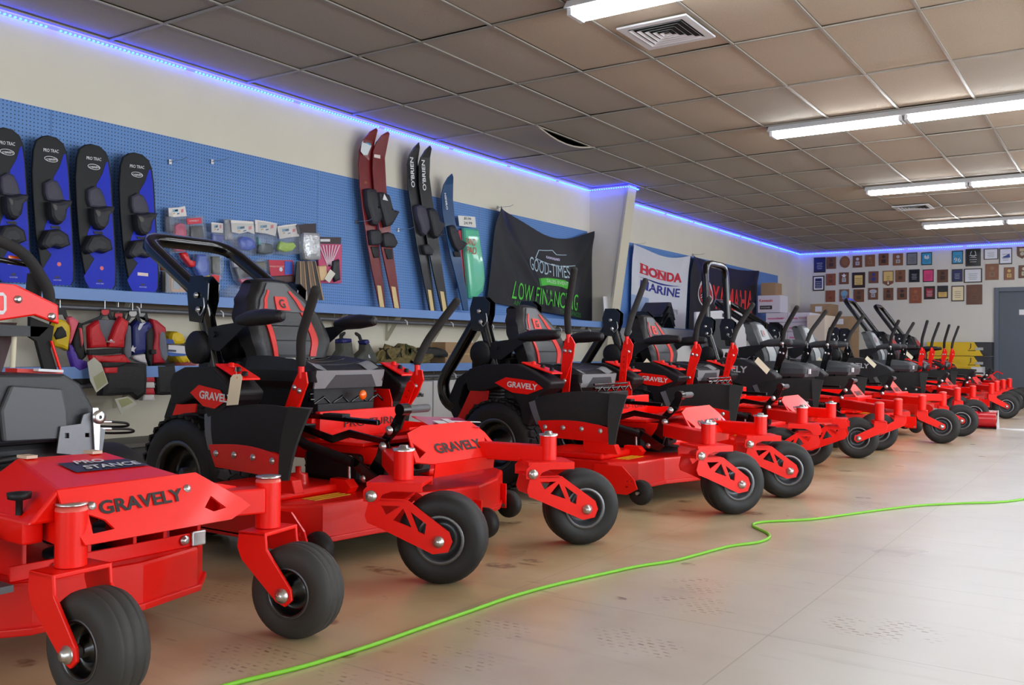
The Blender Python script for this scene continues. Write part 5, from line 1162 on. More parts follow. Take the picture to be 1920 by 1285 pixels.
t = vest('red and grey life vest with black straps, front of the row', (700, 1000), None, [
    ('grey_lining', [(494, 300), (560, 290), (665, 298), (640, 400), (575, 505), (520, 420)], NG, .02, 0),
    ('left_panel', [(400, 362), (440, 330), (490, 298), (505, 380), (545, 470), (572, 552), (410, 562), (402, 450)], NR, .05, .01),
    ('right_panel', [(576, 552), (600, 480), (645, 350), (700, 262), (770, 308), (750, 390), (728, 470), (726, 558)], NR, .05, .015),
    ('side_mesh', [(745, 400), (765, 345), (792, 345), (798, 560), (796, 640), (760, 662), (728, 600)], NG, .04, .0),
    ('upper_strap', [(404, 574), (560, 566), (726, 562), (728, 606), (560, 622), (404, 622)], NK, .025, .035),
    ('waist_panel', [(412, 622), (560, 628), (732, 616), (796, 690), (660, 698), (520, 690), (430, 680)], NR, .05, .01),
    ('lower_strap', [(530, 690), (790, 690), (700, 730), (540, 735)], NK, .02, .05), ('small_red_panel', [(545, 738), (680, 736), (678, 790), (550, 792)], NR, .03, .045),
    ('black_skirt', [(500, 700), (640, 690), (800, 690), (935, 702), (940, 850), (930, 985), (860, 1040), (800, 990), (640, 1000), (500, 1000), (520, 850)], NK, .06, 0)], None)
wtext(t, 'MARINE', *Z4([(600, 505), (668, 510)]), .010, -5.705, WHITE, 'chest_lettering'); wslab(t, 'chest_logo', Z4([(618, 490), (632, 474), (652, 490), (640, 493)]), -5.705, .002, WHITE)
t = wthing('paper_tag', Z4([(500, 970)])[0], -5.68, 'long paper care tag hanging from the red vest', 'tag'); wslab(t, 'sheet', Z4([(412, 690), (475, 645), (540, 702), (605, 885), (495, 970), (438, 860)]), -5.69, .004, C_(200, 200, 186, .8)); wslab(t, 'printed_area', Z4([(470, 830), (560, 770), (596, 878), (505, 945)]), -5.685, .001, C_(166, 168, 130, .8))
t = wthing('paper_tag', Z4([(770, 1172)])[0], -5.70, 'paper care tag showing below the black vest skirt', 'tag'); wslab(t, 'sheet', Z4([(665, 1030), (790, 1006), (878, 1072), (722, 1172)]), -5.74, .004, C_(200, 202, 190, .8)); wslab(t, 'printed_area', Z4([(700, 1040), (790, 1018), (840, 1062), (735, 1110)]), -5.735, .001, C_(164, 170, 124, .8))
t = vest('life vest printed with a star and red and white stripes', (945, 1050), None, [
    ('navy_panel', [(800, 350), (850, 300), (900, 330), (960, 310), (990, 345), (935, 400), (925, 500), (920, 610), (812, 625), (802, 500)], C_(24, 34, 110, .45), .05, -.04),
    ('white_band', [(812, 625), (920, 612), (925, 650), (940, 700), (870, 690), (800, 650)], C_(214, 210, 214), .05, -.04)], None)
for k in range(5): puff(t, 'stripe', Z4([(930-8*k, 755+58*k), (1003, 755+58*k), (1012, 812+58*k), (922-8*k, 812+58*k)]), -5.80, .05, (C_(196, 30, 50) if k % 2 else C_(216, 212, 214)), lump=.1)
wslab(t, 'star', Z4([(835, 530), (843, 555), (866, 550), (848, 575), (850, 600), (828, 585), (805, 598), (815, 573), (803, 555), (825, 556)]), -5.755, .003, C_(220, 220, 226))
wslab(t, 'white_swoosh', Z4([(880, 380), (900, 330), (960, 318), (930, 340), (905, 385), (890, 395)]), -5.755, .003, C_(210, 212, 226))
vest('maroon and grey life vest with a long black skirt, rightmost of the row', (1120, 990), None, [
    ('black_back', [(930, 400), (990, 330), (1010, 420), (1000, 600), (985, 740), (940, 640)], NK, .04, -.05),
    ('red_panel', [(985, 282), (1040, 300), (1110, 360), (1118, 395), (1060, 390), (1040, 480), (1038, 580), (1068, 650), (1110, 700), (1000, 705), (992, 560), (1010, 430)], C_(176, 20, 42, .5), .05, -.04),
    ('side_mesh', [(1045, 430), (1065, 395), (1100, 402), (1118, 520), (1130, 650), (1105, 690), (1065, 640), (1042, 560)], NG, .05, -.03),
    ('strap', [(996, 572), (1040, 572), (1042, 612), (998, 618)], NK, .02, .01),
    ('black_skirt', [(1008, 705), (1110, 698), (1195, 690), (1210, 850), (1218, 990), (1100, 995), (1020, 990), (1015, 850)], NK, .06, -.03)], None)
vest('yellow life vest partly behind the stand-on mower tower', (150, 590), None, [
    ('yellow_panel', [(60, 420), (80, 320), (120, 285), (180, 300), (222, 345), (228, 420), (205, 585), (150, 560), (80, 540)], mat('yellow_nylon', (224, 190, 20), .5), .05, 0), ('dark_collar', [(100, 440), (130, 370), (170, 355), (205, 400), (215, 450), (170, 470), (120, 480)], NK, .02, .045)], None)
vest('pink, black and purple life vest behind the yellow vest', (330, 780), None, [
    ('pink_panel', [(215, 275), (250, 262), (312, 305), (285, 380), (255, 470), (235, 525), (214, 520), (225, 400)], C_(236, 100, 120), .04, -.02),
    ('black_panel', [(312, 318), (345, 325), (352, 450), (365, 560), (385, 640), (330, 700), (262, 600), (255, 480), (290, 380)], NK, .04, -.02),
    ('purple_panel', [(214, 522), (240, 520), (262, 600), (330, 700), (405, 690), (410, 745), (320, 785), (260, 740), (225, 620)], C_(84, 50, 170), .04, -.01),
    ('pink_edge', [(328, 370), (342, 370), (356, 520), (345, 555)], C_(236, 100, 110), .03, .01), ('lower_black', [(270, 780), (400, 750), (430, 880), (330, 900), (270, 840)], NK, .04, -.02)], None)

# things on the lower shelf
def lump(lab, px, X, sx, sy, sz, mats, name='packaged_rope', cat='package', n=12, amp=.3, group=None, seed=0):
    """crumpled heap of stuff in a bag"""
    p = WX(*px, X); p.z = .717; t = empty(name, p, lab, cat, group); rnd = random.Random(seed)
    f = [(rnd.uniform(1, 5), rnd.uniform(1, 5), rnd.uniform(0, 6)) for _ in range(5)]
    def S_(u, v):
        a = 2*PI*u; e = PI*.5*v; d = 1+amp*sum(math.sin(p_[0]*a*1.0+p_[2])*math.sin(p_[1]*e*2+p_[2]) for p_ in f)/3
        return V3((math.cos(a)*math.cos(e)*sx*d, math.sin(a)*math.cos(e)*sy*d, abs(math.sin(e))*sz*d))
    b = MB(); b.grid(lambda u, v: S_(u, v), 28, 10); b.build('bag', mats[0], t, fixn=True)
    for i, m in enumerate(mats[1:]):
        a0 = rnd.uniform(-1.2, 1.2); pts = []
        for k in range(14):
            q = S_(((a0+.35*math.sin(k*.9+i))/(2*PI)) % 1.0, .12+.72*((k*.37+.2*i) % 1)); pts.append(q*1.03)
        MB().tube(pts, .006, 6, fil=.02).build('strap', m, t)
    return t
YN = mat('yellow_nylon', (224, 190, 20), .5)
t = wthing('folded_towable', Z4([(1160, 520)])[0], -5.85, 'upper yellow folded inflatable with a blue label, on the lower shelf', 'inflatable'); puff(t, 'body', Z4([(1090, 450), (1110, 410), (1160, 400), (1210, 425), (1240, 475), (1238, 520), (1170, 530), (1100, 525)]), -5.92, .12, YN); wslab(t, 'blue_label', Z4([(1112, 470), (1205, 480), (1222, 520), (1112, 520)]), -5.79, .003, C_(36, 70, 150))
t = wthing('folded_towable', Z4([(1280, 702)])[0], -5.82, 'lower yellow folded inflatable with a white and blue box on it', 'inflatable'); puff(t, 'body', Z4([(1130, 620), (1190, 590), (1290, 600), (1350, 570), (1375, 630), (1365, 690), (1290, 704), (1190, 700)]), -5.92, .13, YN)
t = wthing('boxed_pump', Z4([(1230, 635)])[0], -5.78, 'white and blue printed box resting on the yellow inflatable', 'box'); wslab(t, 'box', Z4([(1118, 528), (1325, 545), (1332, 618), (1180, 632), (1118, 605)]), -5.84, .06, C_(214, 214, 220)); wslab(t, 'blue_band', Z4([(1118, 590), (1240, 605), (1330, 612), (1325, 630), (1190, 634), (1118, 612)]), -5.779, .003, C_(40, 90, 170)); wslab(t, 'dark_print', Z4([(1150, 570), (1235, 576), (1235, 594), (1150, 590)]), -5.779, .003, C_(50, 60, 80))
DKB = mat('dark_film', (60, 52, 54), .3, noise=.5, nscale=25, coat=.5); RDB = mat('reddish_film', (150, 70, 70), .35, noise=.5, nscale=20, coat=.5)
lump('crumpled bag of red and black straps next to the yellow inflatables', (365, 680), -5.86, .10, .20, .13, [RDB, NK, YN, NR], seed=1)
lump('dark crumpled bag of straps on top of the red one', (385, 670), -5.90, .10, .22, .21, [DKB, NK, C_(180, 180, 180), NR], seed=2)
lump('dark bag with yellow straps behind the roll bar post', (412, 680), -5.86, .1, .17, .14, [DKB, YN, NR], seed=3)
lump('pale crumpled bag of straps behind the nearest mower seat', (455, 680), -5.88, .1, .2, .13, [mat('pale_film', (140, 136, 130), .35, noise=.4, nscale=25), NK, YN], seed=4)
Z6 = lambda pts: zz(pts, 600, 600, .1712)
NEO = mat('grey_neoprene', (84, 86, 80), .8, noise=.2, nscale=40); NVY = C_(24, 30, 110)
t = wthing('neoprene_boot', Z6([(220, 480)])[0], -5.84, 'left grey neoprene boot with a navy collar, upside down on the lower shelf', 'boot', 'neoprene boots'); puff(t, 'upper', Z6([(168, 250), (288, 240), (296, 320), (315, 400), (330, 500), (80, 500), (120, 400), (165, 330)]), -5.92, .09, NEO); puff(t, 'collar', Z6([(163, 215), (215, 200), (285, 205), (290, 245), (225, 256), (165, 255)]), -5.92, .085, NVY); put(MB().tube([WX(*p, -5.87) for p in Z6([(225, 215), (222, 165), (250, 148), (272, 138), (262, 160), (240, 178), (240, 215)])], .01, 8, fil=.01), 'pull_loop', NK, t)
t = wthing('neoprene_boot', Z6([(480, 480)])[0], -5.84, 'right grey neoprene boot with a navy collar, tilted on the lower shelf', 'boot', 'neoprene boots'); puff(t, 'upper', Z6([(428, 270), (475, 248), (505, 310), (560, 390), (585, 500), (340, 500), (330, 420), (420, 330)]), -5.92, .09, NEO); puff(t, 'collar', Z6([(408, 232), (460, 214), (476, 250), (432, 278)]), -5.92, .085, NVY); put(MB().tube([WX(*p, -5.87) for p in Z6([(440, 225), (425, 180), (395, 160), (388, 145), (405, 148), (435, 170), (450, 215)])], .01, 8, fil=.01), 'pull_loop', NK, t)
for c_, rr in (((545, 395), .02),): disc(V3(WX(*Z6([c_])[0], -5.825))-V3(t.location), (1, 0, 0), rr, C_(200, 206, 226), t, 'round_logo')
lump('tangled camouflage net on the lower shelf', (755, 672), -5.86, .12, .42, .16, [mat('camo_net', (110, 98, 60), .9, noise=.7, nscale=30, bump=1, ), C_(60, 70, 40), C_(140, 120, 70), NK], name='camouflage_net', cat='net', seed=5, amp=.35)
t = wthing('black_pouch', Z6([(1130, 440)])[0], -5.84, 'flat black cloth bag lying on the camouflage net', 'bag'); puff(t, 'body', Z6([(915, 355), (980, 312), (1090, 302), (1200, 298), (1300, 330), (1345, 375), (1330, 412), (1200, 405), (1100, 432), (1000, 410)]), -5.92, .12, NK)
def carton(lab, a, b, m=CARD, group=None, cat='box', extra=None, name='carton'):
    c = [(a[i]+b[i])/2 for i in range(3)]; t = empty(name, (c[0], c[1], min(a[2], b[2])), lab, cat, group)
    d = [abs(a[i]-b[i]) for i in range(3)]
    MB().bb((-d[0]/2, -d[1]/2, 0), (d[0]/2, d[1]/2, d[2])).build('carton_body', m, t, bevel=.003)
    return t, d
t, d = carton('small cardboard box on the lower shelf behind the second mower', (-6.02, 7.42, .717), (-5.82, 8.28, .93)); MB().bb((-.1, -.43, .085), (.102, .43, .10)).build('tape', C_(190, 160, 120), t)
t, d = carton('box with a blue and white patterned print at the end of the cardboard box', (-6.02, 8.31, .717), (-5.80, 8.75, .96), C_(160, 190, 210))
for k in range(4): MB().bb((.111, -.2+.1*k, .03+.04*(k % 2)), (.1125, -.13+.1*k, .17+.03*(k % 2))).build('print_patch', C_(60, 120, 180), t)
# white cartons standing under the lower shelf
for k, (y0, y1, z1, lab) in enumerate(((6.05, 7.02, .545, 'white carton with a black brand word, under the lower shelf'), (7.04, 7.86, .55, 'white carton with small printed lines, under the lower shelf'), (7.88, 8.8, .53, 'white carton behind the second mower, under the lower shelf'), (5.2, 6.03, .5, 'white carton under the lower shelf behind the nearest mower seat'))):
    t, d = carton(lab, (-6.0, y0, 0), (-5.66, y1, z1), WCART)
    if k == 0: text('RedMax', (.171, .22, .40), (0, 1, 0), (0, 0, 1), .045, BLKT, t, width=.13, bold=.03)
    if k == 1:
        for i, (dz, w_) in enumerate(((.42, .05), (.40, .04), (.37, .10), (.34, .05), (.28, .12), (.15, .05))): MB().bb((.171, -.22, dz), (.1725, -.22+w_, dz+.012)).build('print_line', C_(120, 120, 130), t)
# boxes beyond the column
t, d = carton('large white carton just beyond the column, carrying the black folded mats', (-5.98, 11.3, 0), (-5.35, 12.75, 1.17), WCART)
b = MB(); b.bb((-.32, -.73, 1.17), (.32, .73, 1.18)); b.build('blue_lid', C_(120, 150, 205), t)
carton('lower white carton in front of the large one beyond the column', (-5.30, 10.9, 0), (-4.9, 12.2, .93), WCART)
carton('white carton with a taped top behind the third mower', (-5.9, 12.85, 0), (-5.2, 13.9, 1.12), WCART)
for k in range(7):
    p = WX(1233, 604-4.2*k, -5.6); t = empty('folded_mat', (-5.6, p.y, 1.182+.03*k), 'black folded tent-shaped mat, %s in the pile before the marine banner' % ('bottom one', 'second from the bottom', 'third from the bottom', 'middle one', 'third from the top', 'second from the top', 'topmost')[k], 'mat', 'black folded mats in a pile')
    b = MB(); o_ = .035*math.sin(k*2.1); a = .25; h_ = .185
    b.plate([(-a+o_, -.0), (-a*.1+o_, h_), (.06+o_, h_), (a*.72+o_, -.0), (a*.66+o_, -.0), (.03+o_, h_-.028), (-a*.1+o_, h_-.028), (-a+.05+o_, 0)], (-.18, 0, 0), (0, 1, 0), (0, 0, 1), .36); b.build('mat_sheet', C_(26, 27, 30, .5), t, bevel=.003, fixn=True)
Z7 = lambda pts: zz(pts, 1170, 440, .2024)
t = wthing('boat_seat', Z7([(770, 1060)])[0], -4.8, 'dark grey moulded plastic seat shell between the red-striped and grey seats', 'seat')
q = [Z7([p])[0] for p in [(690, 795), (760, 782), (885, 780), (905, 900), (932, 1060), (640, 1062), (625, 960), (650, 880)]]; h = [Z7([p])[0] for p in [(835, 812), (876, 812), (914, 1040), (868, 1030)]]
MB().cyl((-.05+0, .0, -t.location.z+.01), (-.05, 0, .1), .04, 12).build('pedestal', BLKP, t)
MB().bb((-.2, -.15, -t.location.z), (.1, .15, -t.location.z+.015)).build('base_plate', BLKP, t)
mb = MB().plate(wp(q, -4.85), (-4.85, 0, 0), (0, 1, 0), (0, 0, 1), .12, [wp(h, -4.85)]); put(mb, 'shell', C_(50, 52, 56, .5), t, bevel=.01, fixn=True)
t = wthing('white_panel', Z7([(900, 1180)])[0], -5.1, 'big white moulded cowl panel leaning behind the upright roll bar', 'panel')
wslab(t, 'panel_sheet', Z7([(645, 718), (900, 702), (1010, 706), (1060, 730), (1105, 785), (1110, 1300), (640, 1300)]), -5.12, .05, C_(224, 224, 230, .35), bevel=.012)
wslab(t, 'arrow_mark', Z7([(908, 740), (918, 728), (930, 740), (924, 745), (930, 755), (918, 768), (908, 755), (914, 746)]), -5.068, .002, C_(40, 36, 70))
t, d = carton('white carton low behind the grey seats', (-5.4, 14.2, 0), (-4.8, 15.6, .98), WCART)
# stack of flat printed cartons near the corner
PKW = C_(226, 220, 232, .5); PK = C_(220, 120, 165, .5)
xl, xr = WY(1436, 600, 16.9).x, WY(1518, 600, 16.9).x
for k in range(9):
    for j, (x0, x1) in enumerate(((xl, (xl+xr)/2-.003), ((xl+xr)/2+.003, xr))):
        z0 = .02+.175*k
        t = empty('flat_carton', ((x0+x1)/2, 17.25, z0), 'flat white pink-printed carton, %s layer, %s half of the corner stack' % (('bottom', 'second lowest', 'third lowest', 'fourth lowest', 'middle', 'fourth highest', 'third highest', 'second highest', 'top')[k], ('left', 'right')[j]), 'box', 'flat printed cartons in the corner stack')
        w_ = x1-x0; MB().bb((-w_/2, -.35, 0), (w_/2, .35, .168)).build('carton_body', PKW, t, bevel=.003)
        MB().bb((-w_*.42, -.3525, .05), (-w_*.05 if (k+j) % 2 else w_*.3, -.35, .075)).build('pink_print', PK, t)
        if k > 5: text('Kawasaki', (w_*.02, -.351, .06), (1, 0, 0), (0, 0, 1), .03, C_(200, 40, 70), t, width=w_*.35)
xa, xb = WY(1518, 600, 16.9).x, WY(1552, 600, 16.9).x
carton('tall cream carton beside the flat white stack', (xa+.01, 16.7, 0), (xb, 17.4, 1.53), C_(222, 206, 190, .6))
x0, x1 = WY(1419, 590, 16.9).x, WY(1461, 590, 16.9).x
t, d = carton('white carton with a red brand word and black label on top of the corner stack', (x0, 16.95, 1.60), (x1, 17.4, 1.92), C_(226, 222, 232, .5))
text('Kawasaki', (-.18, -.2265, .20), (1, 0, 0), (0, 0, 1), .05, C_(206, 40, 50), t, width=.25, bold=.02); MB().bb((-.17, -.228, .06), (.06, -.225, .13)).build('black_label', BLKT, t)
text('ENGINES', (-.15, -.2295, .08), (1, 0, 0), (0, 0, 1), .03, WHITE, t, width=.18)
x0, x1 = WY(1430, 560, 17.1).x, WY(1457, 560, 17.1).x
carton('brown cardboard box topmost on the corner stack', (x0, 17.0, 1.925), (x1, 17.38, 2.16))
# brown boxes on the far wall side
for k, (a, b_, z0, z1, lab) in enumerate(((1519, 1557, 1.58, 1.86, 'upper left brown box with a white label, below the plaques'), (1519, 1557, 1.29, 1.575, 'second brown box down in the left brown column'), (1560, 1597, 1.29, 1.60, 'top brown box of the right column with a white label'), (1560, 1597, .99, 1.285, 'second brown box of the right column with a white label'), (1560, 1597, .66, .985, 'third brown box of the right column'), (1560, 1597, .33, .655, 'fourth brown box of the right column'), (1560, 1597, 0, .325, 'bottom brown box of the right column'), (1519, 1557, .98, 1.285, 'third brown box down in the left brown column'), (1519, 1557, .6, .975, 'fourth brown box down in the left brown column'), (1519, 1557, 0, .595, 'bottom brown box of the left brown column'))):
    x0, x1 = WY(a, 600, 19.2).x, WY(b_, 600, 19.2).x
    t, d = carton(lab, (x0, 19.2, z0), (x1, 19.8, z1), CARD)
    if z0 > .9: MB().bb((-d[0]*.25, -.303, d[2]-.16), (d[0]*.08, -.3, d[2]-.05)).build('white_label', WHITE, t)
# yellow and black cases
BKC = C_(38, 38, 42, .5)
x1 = WY(1859, 650, 19.6).x; xs_ = WY(1826, 650, 19.6).x; x0 = WY(1738, 650, 19.6).x
for k, lab in enumerate(('bottom', 'second from the bottom', 'second from the top', 'topmost')):
    z0 = .0+.275*k
    t = empty('storage_case', ((x0+x1)/2, 19.8, z0), 'long yellow and black hinged case, %s of the stack beside the door' % lab, 'case', 'yellow and black cases by the door')
    cx = (x0+x1)/2
    MB().plate([(x0-cx, 0), (xs_-cx+.16, 0), (xs_-cx, .265), (x0-cx, .265)], (0, .2, 0), (1, 0, 0), (0, 0, 1), .4).build('yellow_body', mat('case_yellow', (214, 176, 20), .5), t, bevel=.006, fixn=True)
    MB().plate([(xs_-cx+.163, 0), (x1-cx, 0), (x1-cx, .265), (xs_-cx+.003, .265)], (0, .2, 0), (1, 0, 0), (0, 0, 1), .4).build('black_end', BKC, t, bevel=.006, fixn=True)
    MB().bb((x1-cx-.28, -.206, .11), (x1-cx-.14, -.2, .16)).build('white_emblem', C_(170, 170, 170), t)
    MB().tube([(xs_-cx-.05, -.205, .24), (xs_-cx-.05, -.215, .16), (xs_-cx-.1, -.205, .10), (xs_-cx+.03, -.205, .10)], .006, 6).build('strap', BLKP, t)
t, d = carton('white printed box in front of the yellow cases', (WY(1822, 690, 19.2).x, 19.1, .0), (WY(1843, 690, 19.2).x, 19.5, .62), WCART)

# note on the column flange
t = empty('paper_note', V3(WX(1159, 618, -5.60)), 'white paper sheet taped to the column', 'paper')
a = wp([(1151, 553), (1172, 554), (1168, 617), (1147, 616)], -5.62); mb = MB().plate(a, (-5.56, 0, 0), (0, 1, 0), (-.14, 0, 1), .002); put(mb, 'sheet', WHITE, t, fixn=True)

# ------------------------------------------------------------------ banners
def banner(lab, corners, sag, wave, m, X, seed, name='banner'):
    TL, TR, BR, BL = [V3(WX(*c, X)) for c in corners]; t = empty(name, BL, lab, 'banner'); o = V3(t.location)
    rnd = random.Random(seed); ph = [rnd.uniform(0, 6) for _ in range(6)]
    def S_(u, v, off=0.0):   # v: 0 top .. 1 bottom
        p = (TL*(1-u)+TR*u)*(1-v)+(BL*(1-u)+BR*u)*v
        top = sag*math.sin(PI*u**(1.25))*(1-v)**1.3
        f1 = math.exp(-((v-1.6*u-.02)/.09)**2); f2 = math.exp(-((v-3.3*u-.05)/.16)**2); f3 = math.exp(-((v-1.7*(1-u)-.02)/.10)**2); f4 = math.exp(-((v-3.6*(1-u)-.04)/.2)**2)
        w_ = wave*(.9*f1+1.1*f2+.8*f3+.8*f4)*(1-.5*v) + wave*.5*math.sin(7*u+ph[0]+2*v)*v + wave*.25*math.sin(15*u+ph[1])
        return V3((p.x+w_+.012+off, p.y, p.z-top))-o
    b = MB(); b.grid(lambda u, v: S_(u, v), 60, 50, thick=.002, nrm=(1, 0, 0)); b.build('cloth', m, t)
    W_ = (TR-TL).length; H_ = (TL-BL).length
    def on(s, u0, v0, u1, hv, mm, nm='lettering', bold=.03, shear=0.0, slope=0.0, arch=0.0):
        """lettering draped on the cloth: from u0..u1, baseline v0, height hv (fractions)"""
        w_ = (u1-u0)*W_; h_ = hv*H_
        text(s, None, None, None, h_, mm, t, nm, width=w_, bold=bold, shear=shear,
             surf=lambda x, y: S_(u0+x/W_, v0-y/H_+slope*x/W_-arch*math.sin(PI*min(1, max(0, x/w_))), .006))
    def shape(pts, mm, nm, off=.005, ref=4):
        tr = []; q = []
        P = [V3((u, v, 0)) for u, v in pts]; n = len(P)
        t3 = geometry.tessellate_polygon([P]); bm = bmesh.new(); vs = [bm.verts.new(p) for p in P]
        for a_ in t3: bm.faces.new([vs[i] for i in a_])
        bmesh.ops.subdivide_edges(bm, edges=bm.edges[:], cuts=ref, use_grid_fill=True)
        bmesh.ops.triangulate(bm, faces=bm.faces[:]); bm.verts.index_update()
        mb = MB(); mb.add([S_(v.co.x, v.co.y, off) for v in bm.verts], [tuple(v.index for v in f.verts) for f in bm.faces]); bm.free()
        return mb.build(nm, mm, t)
    return t, S_, on, shape
DKC = mat('black_banner_cloth', (15, 17, 26), .5, spec=.4)
t, S_, on, shape = banner('black hanging banner with green and white sale lettering, left of the column', [(929, 387), (1107, 434), (1111, 603), (912, 565)], .20, .035, DKC, -5.98, 3)
GRN = mat('green_print', (70, 190, 50), .5); GRD = mat('dark_green_print', (36, 130, 40), .5); LBL = mat('pale_blue_print', (176, 200, 214), .5)
on('GOOD-TIMES', .33, .53, .72, .165, LBL, bold=.0, shear=-.1, slope=.0, arch=-.0)
on('SALES EVENT', .51, .625, .70, .045, C_(190, 220, 190), 'ribbon_lettering', bold=.01)
shape([(.44, .60), (.52, .565), (.60, .555), (.66, .56), (.72, .585), (.70, .67), (.64, .655), (.60, .65), (.53, .655), (.46, .69)], GRN, 'green_ribbon', .004)
shape([(.425, .605), (.45, .595), (.46, .69), (.43, .705)], GRD, 'ribbon_end'); shape([(.72, .59), (.745, .61), (.73, .70), (.70, .68)], GRD, 'ribbon_end')
on('KAWASAKI', .50, .31, .63, .035, C_(214, 206, 240), 'small_lettering')
for a_, b_ in (((.39, .36), (.42, .24)), ((.42, .24), (.56, .18)), ((.56, .18), (.60, .23)), ((.60, .23), (.70, .22)), ((.39, .36), (.60, .385)), ((.60, .385), (.78, .36))):
    d = V3((b_[0]-a_[0], b_[1]-a_[1], 0)).normalized()*.004; shape([(a_[0]-d.y, a_[1]+d.x), (b_[0]-d.y, b_[1]+d.x), (b_[0]+d.y, b_[1]-d.x), (a_[0]+d.y, a_[1]-d.x)], LBL, 'emblem_line', .004, 5)
on('LOW FINANCING', .20, .92, .81, .20, GRN, bold=-.0, shear=.12)
on('AND', .215, .985, .29, .05, GRD, bold=.0); on('THE SPACES', .62, .985, .86, .05, GRD, bold=.0)
WCL = mat('white_banner_cloth', (214, 216, 224), .6)
t, S_, on, shape = banner('white banner with red and navy marine lettering, right of the column', [(1185, 458), (1291, 480), (1283, 622), (1182, 600)], .09, .012, WCL, -5.98, 5)
HR = C_(206, 34, 50, .5); HN = C_(34, 44, 140, .5)
on('HONDA', .12, .355, .87, .135, HR, bold=.045)
for u in (.125, .205, .48, .56): pass
w5 = .75/5
for cx in (.137, .205, .425, .495): 
    for vv in (.352, .232): shape([(cx-.03, vv), (cx+.035, vv), (cx+.035, vv-.014), (cx-.03, vv-.014)], HR, 'serif', .007, 1)
shape([(.09, .405), (.30, .40), (.86, .405), (.50, .425)], HN, 'swoosh', .006, 3)
on('MARINE', .12, .56, .85, .12, HN, bold=.02, shear=.05)
on('boating', .64, .79, .83, .075, C_(120, 122, 140), 'small_lettering', bold=-.01)
shape([(0.0, .66), (.28, .66), (.27, .98), (0.0, .98)], C_(150, 172, 208, .5), 'photo_print', .004, 3)
t, S_, on, shape = banner('dark banner with red lettering and a round red emblem, near the far corner', [(1294, 480), (1417, 508), (1415, 640), (1290, 630)], .06, .03, mat('charcoal_banner_cloth', (24, 25, 33), .5, spec=.4), -5.98, 8)
YR = C_(222, 40, 34, .5)
on('YAMAHA', .31, .61, .92, .32, YR, bold=.02)
def circ(cx, cy, r, n=24, ry=None): return [(cx+math.cos(2*PI*i/n)*r, cy+math.sin(2*PI*i/n)*(ry or r)) for i in range(n)]
shape(circ(.20, .43, .115, ry=.19), C_(222, 216, 220, .5), 'emblem_ring', .005, 2); shape(circ(.20, .43, .10, ry=.165), C_(190, 30, 40, .5), 'emblem_disc', .007, 2)
for a_ in (0, 120, 240):
    ca, sa = math.cos(rad(a_)), math.sin(rad(a_))
    def R_(x, y): return (.20+(x*ca-y*sa)*.10, .43+(x*sa+y*ca)*.165)
    shape([R_(-.04, 0), R_(.04, 0), R_(.04, -.95), R_(-.04, -.95)], C_(226, 220, 222, .5), 'tuning_fork', .009, 1)
    shape([R_(-.22, -.45), R_(-.14, -.42), R_(-.14, -.85), R_(-.22, -.85)], C_(226, 220, 222, .5), 'fork_tine', .009, 1); shape([R_(.14, -.42), R_(.22, -.45), R_(.22, -.85), R_(.14, -.85)], C_(226, 220, 222, .5), 'fork_tine', .009, 1)

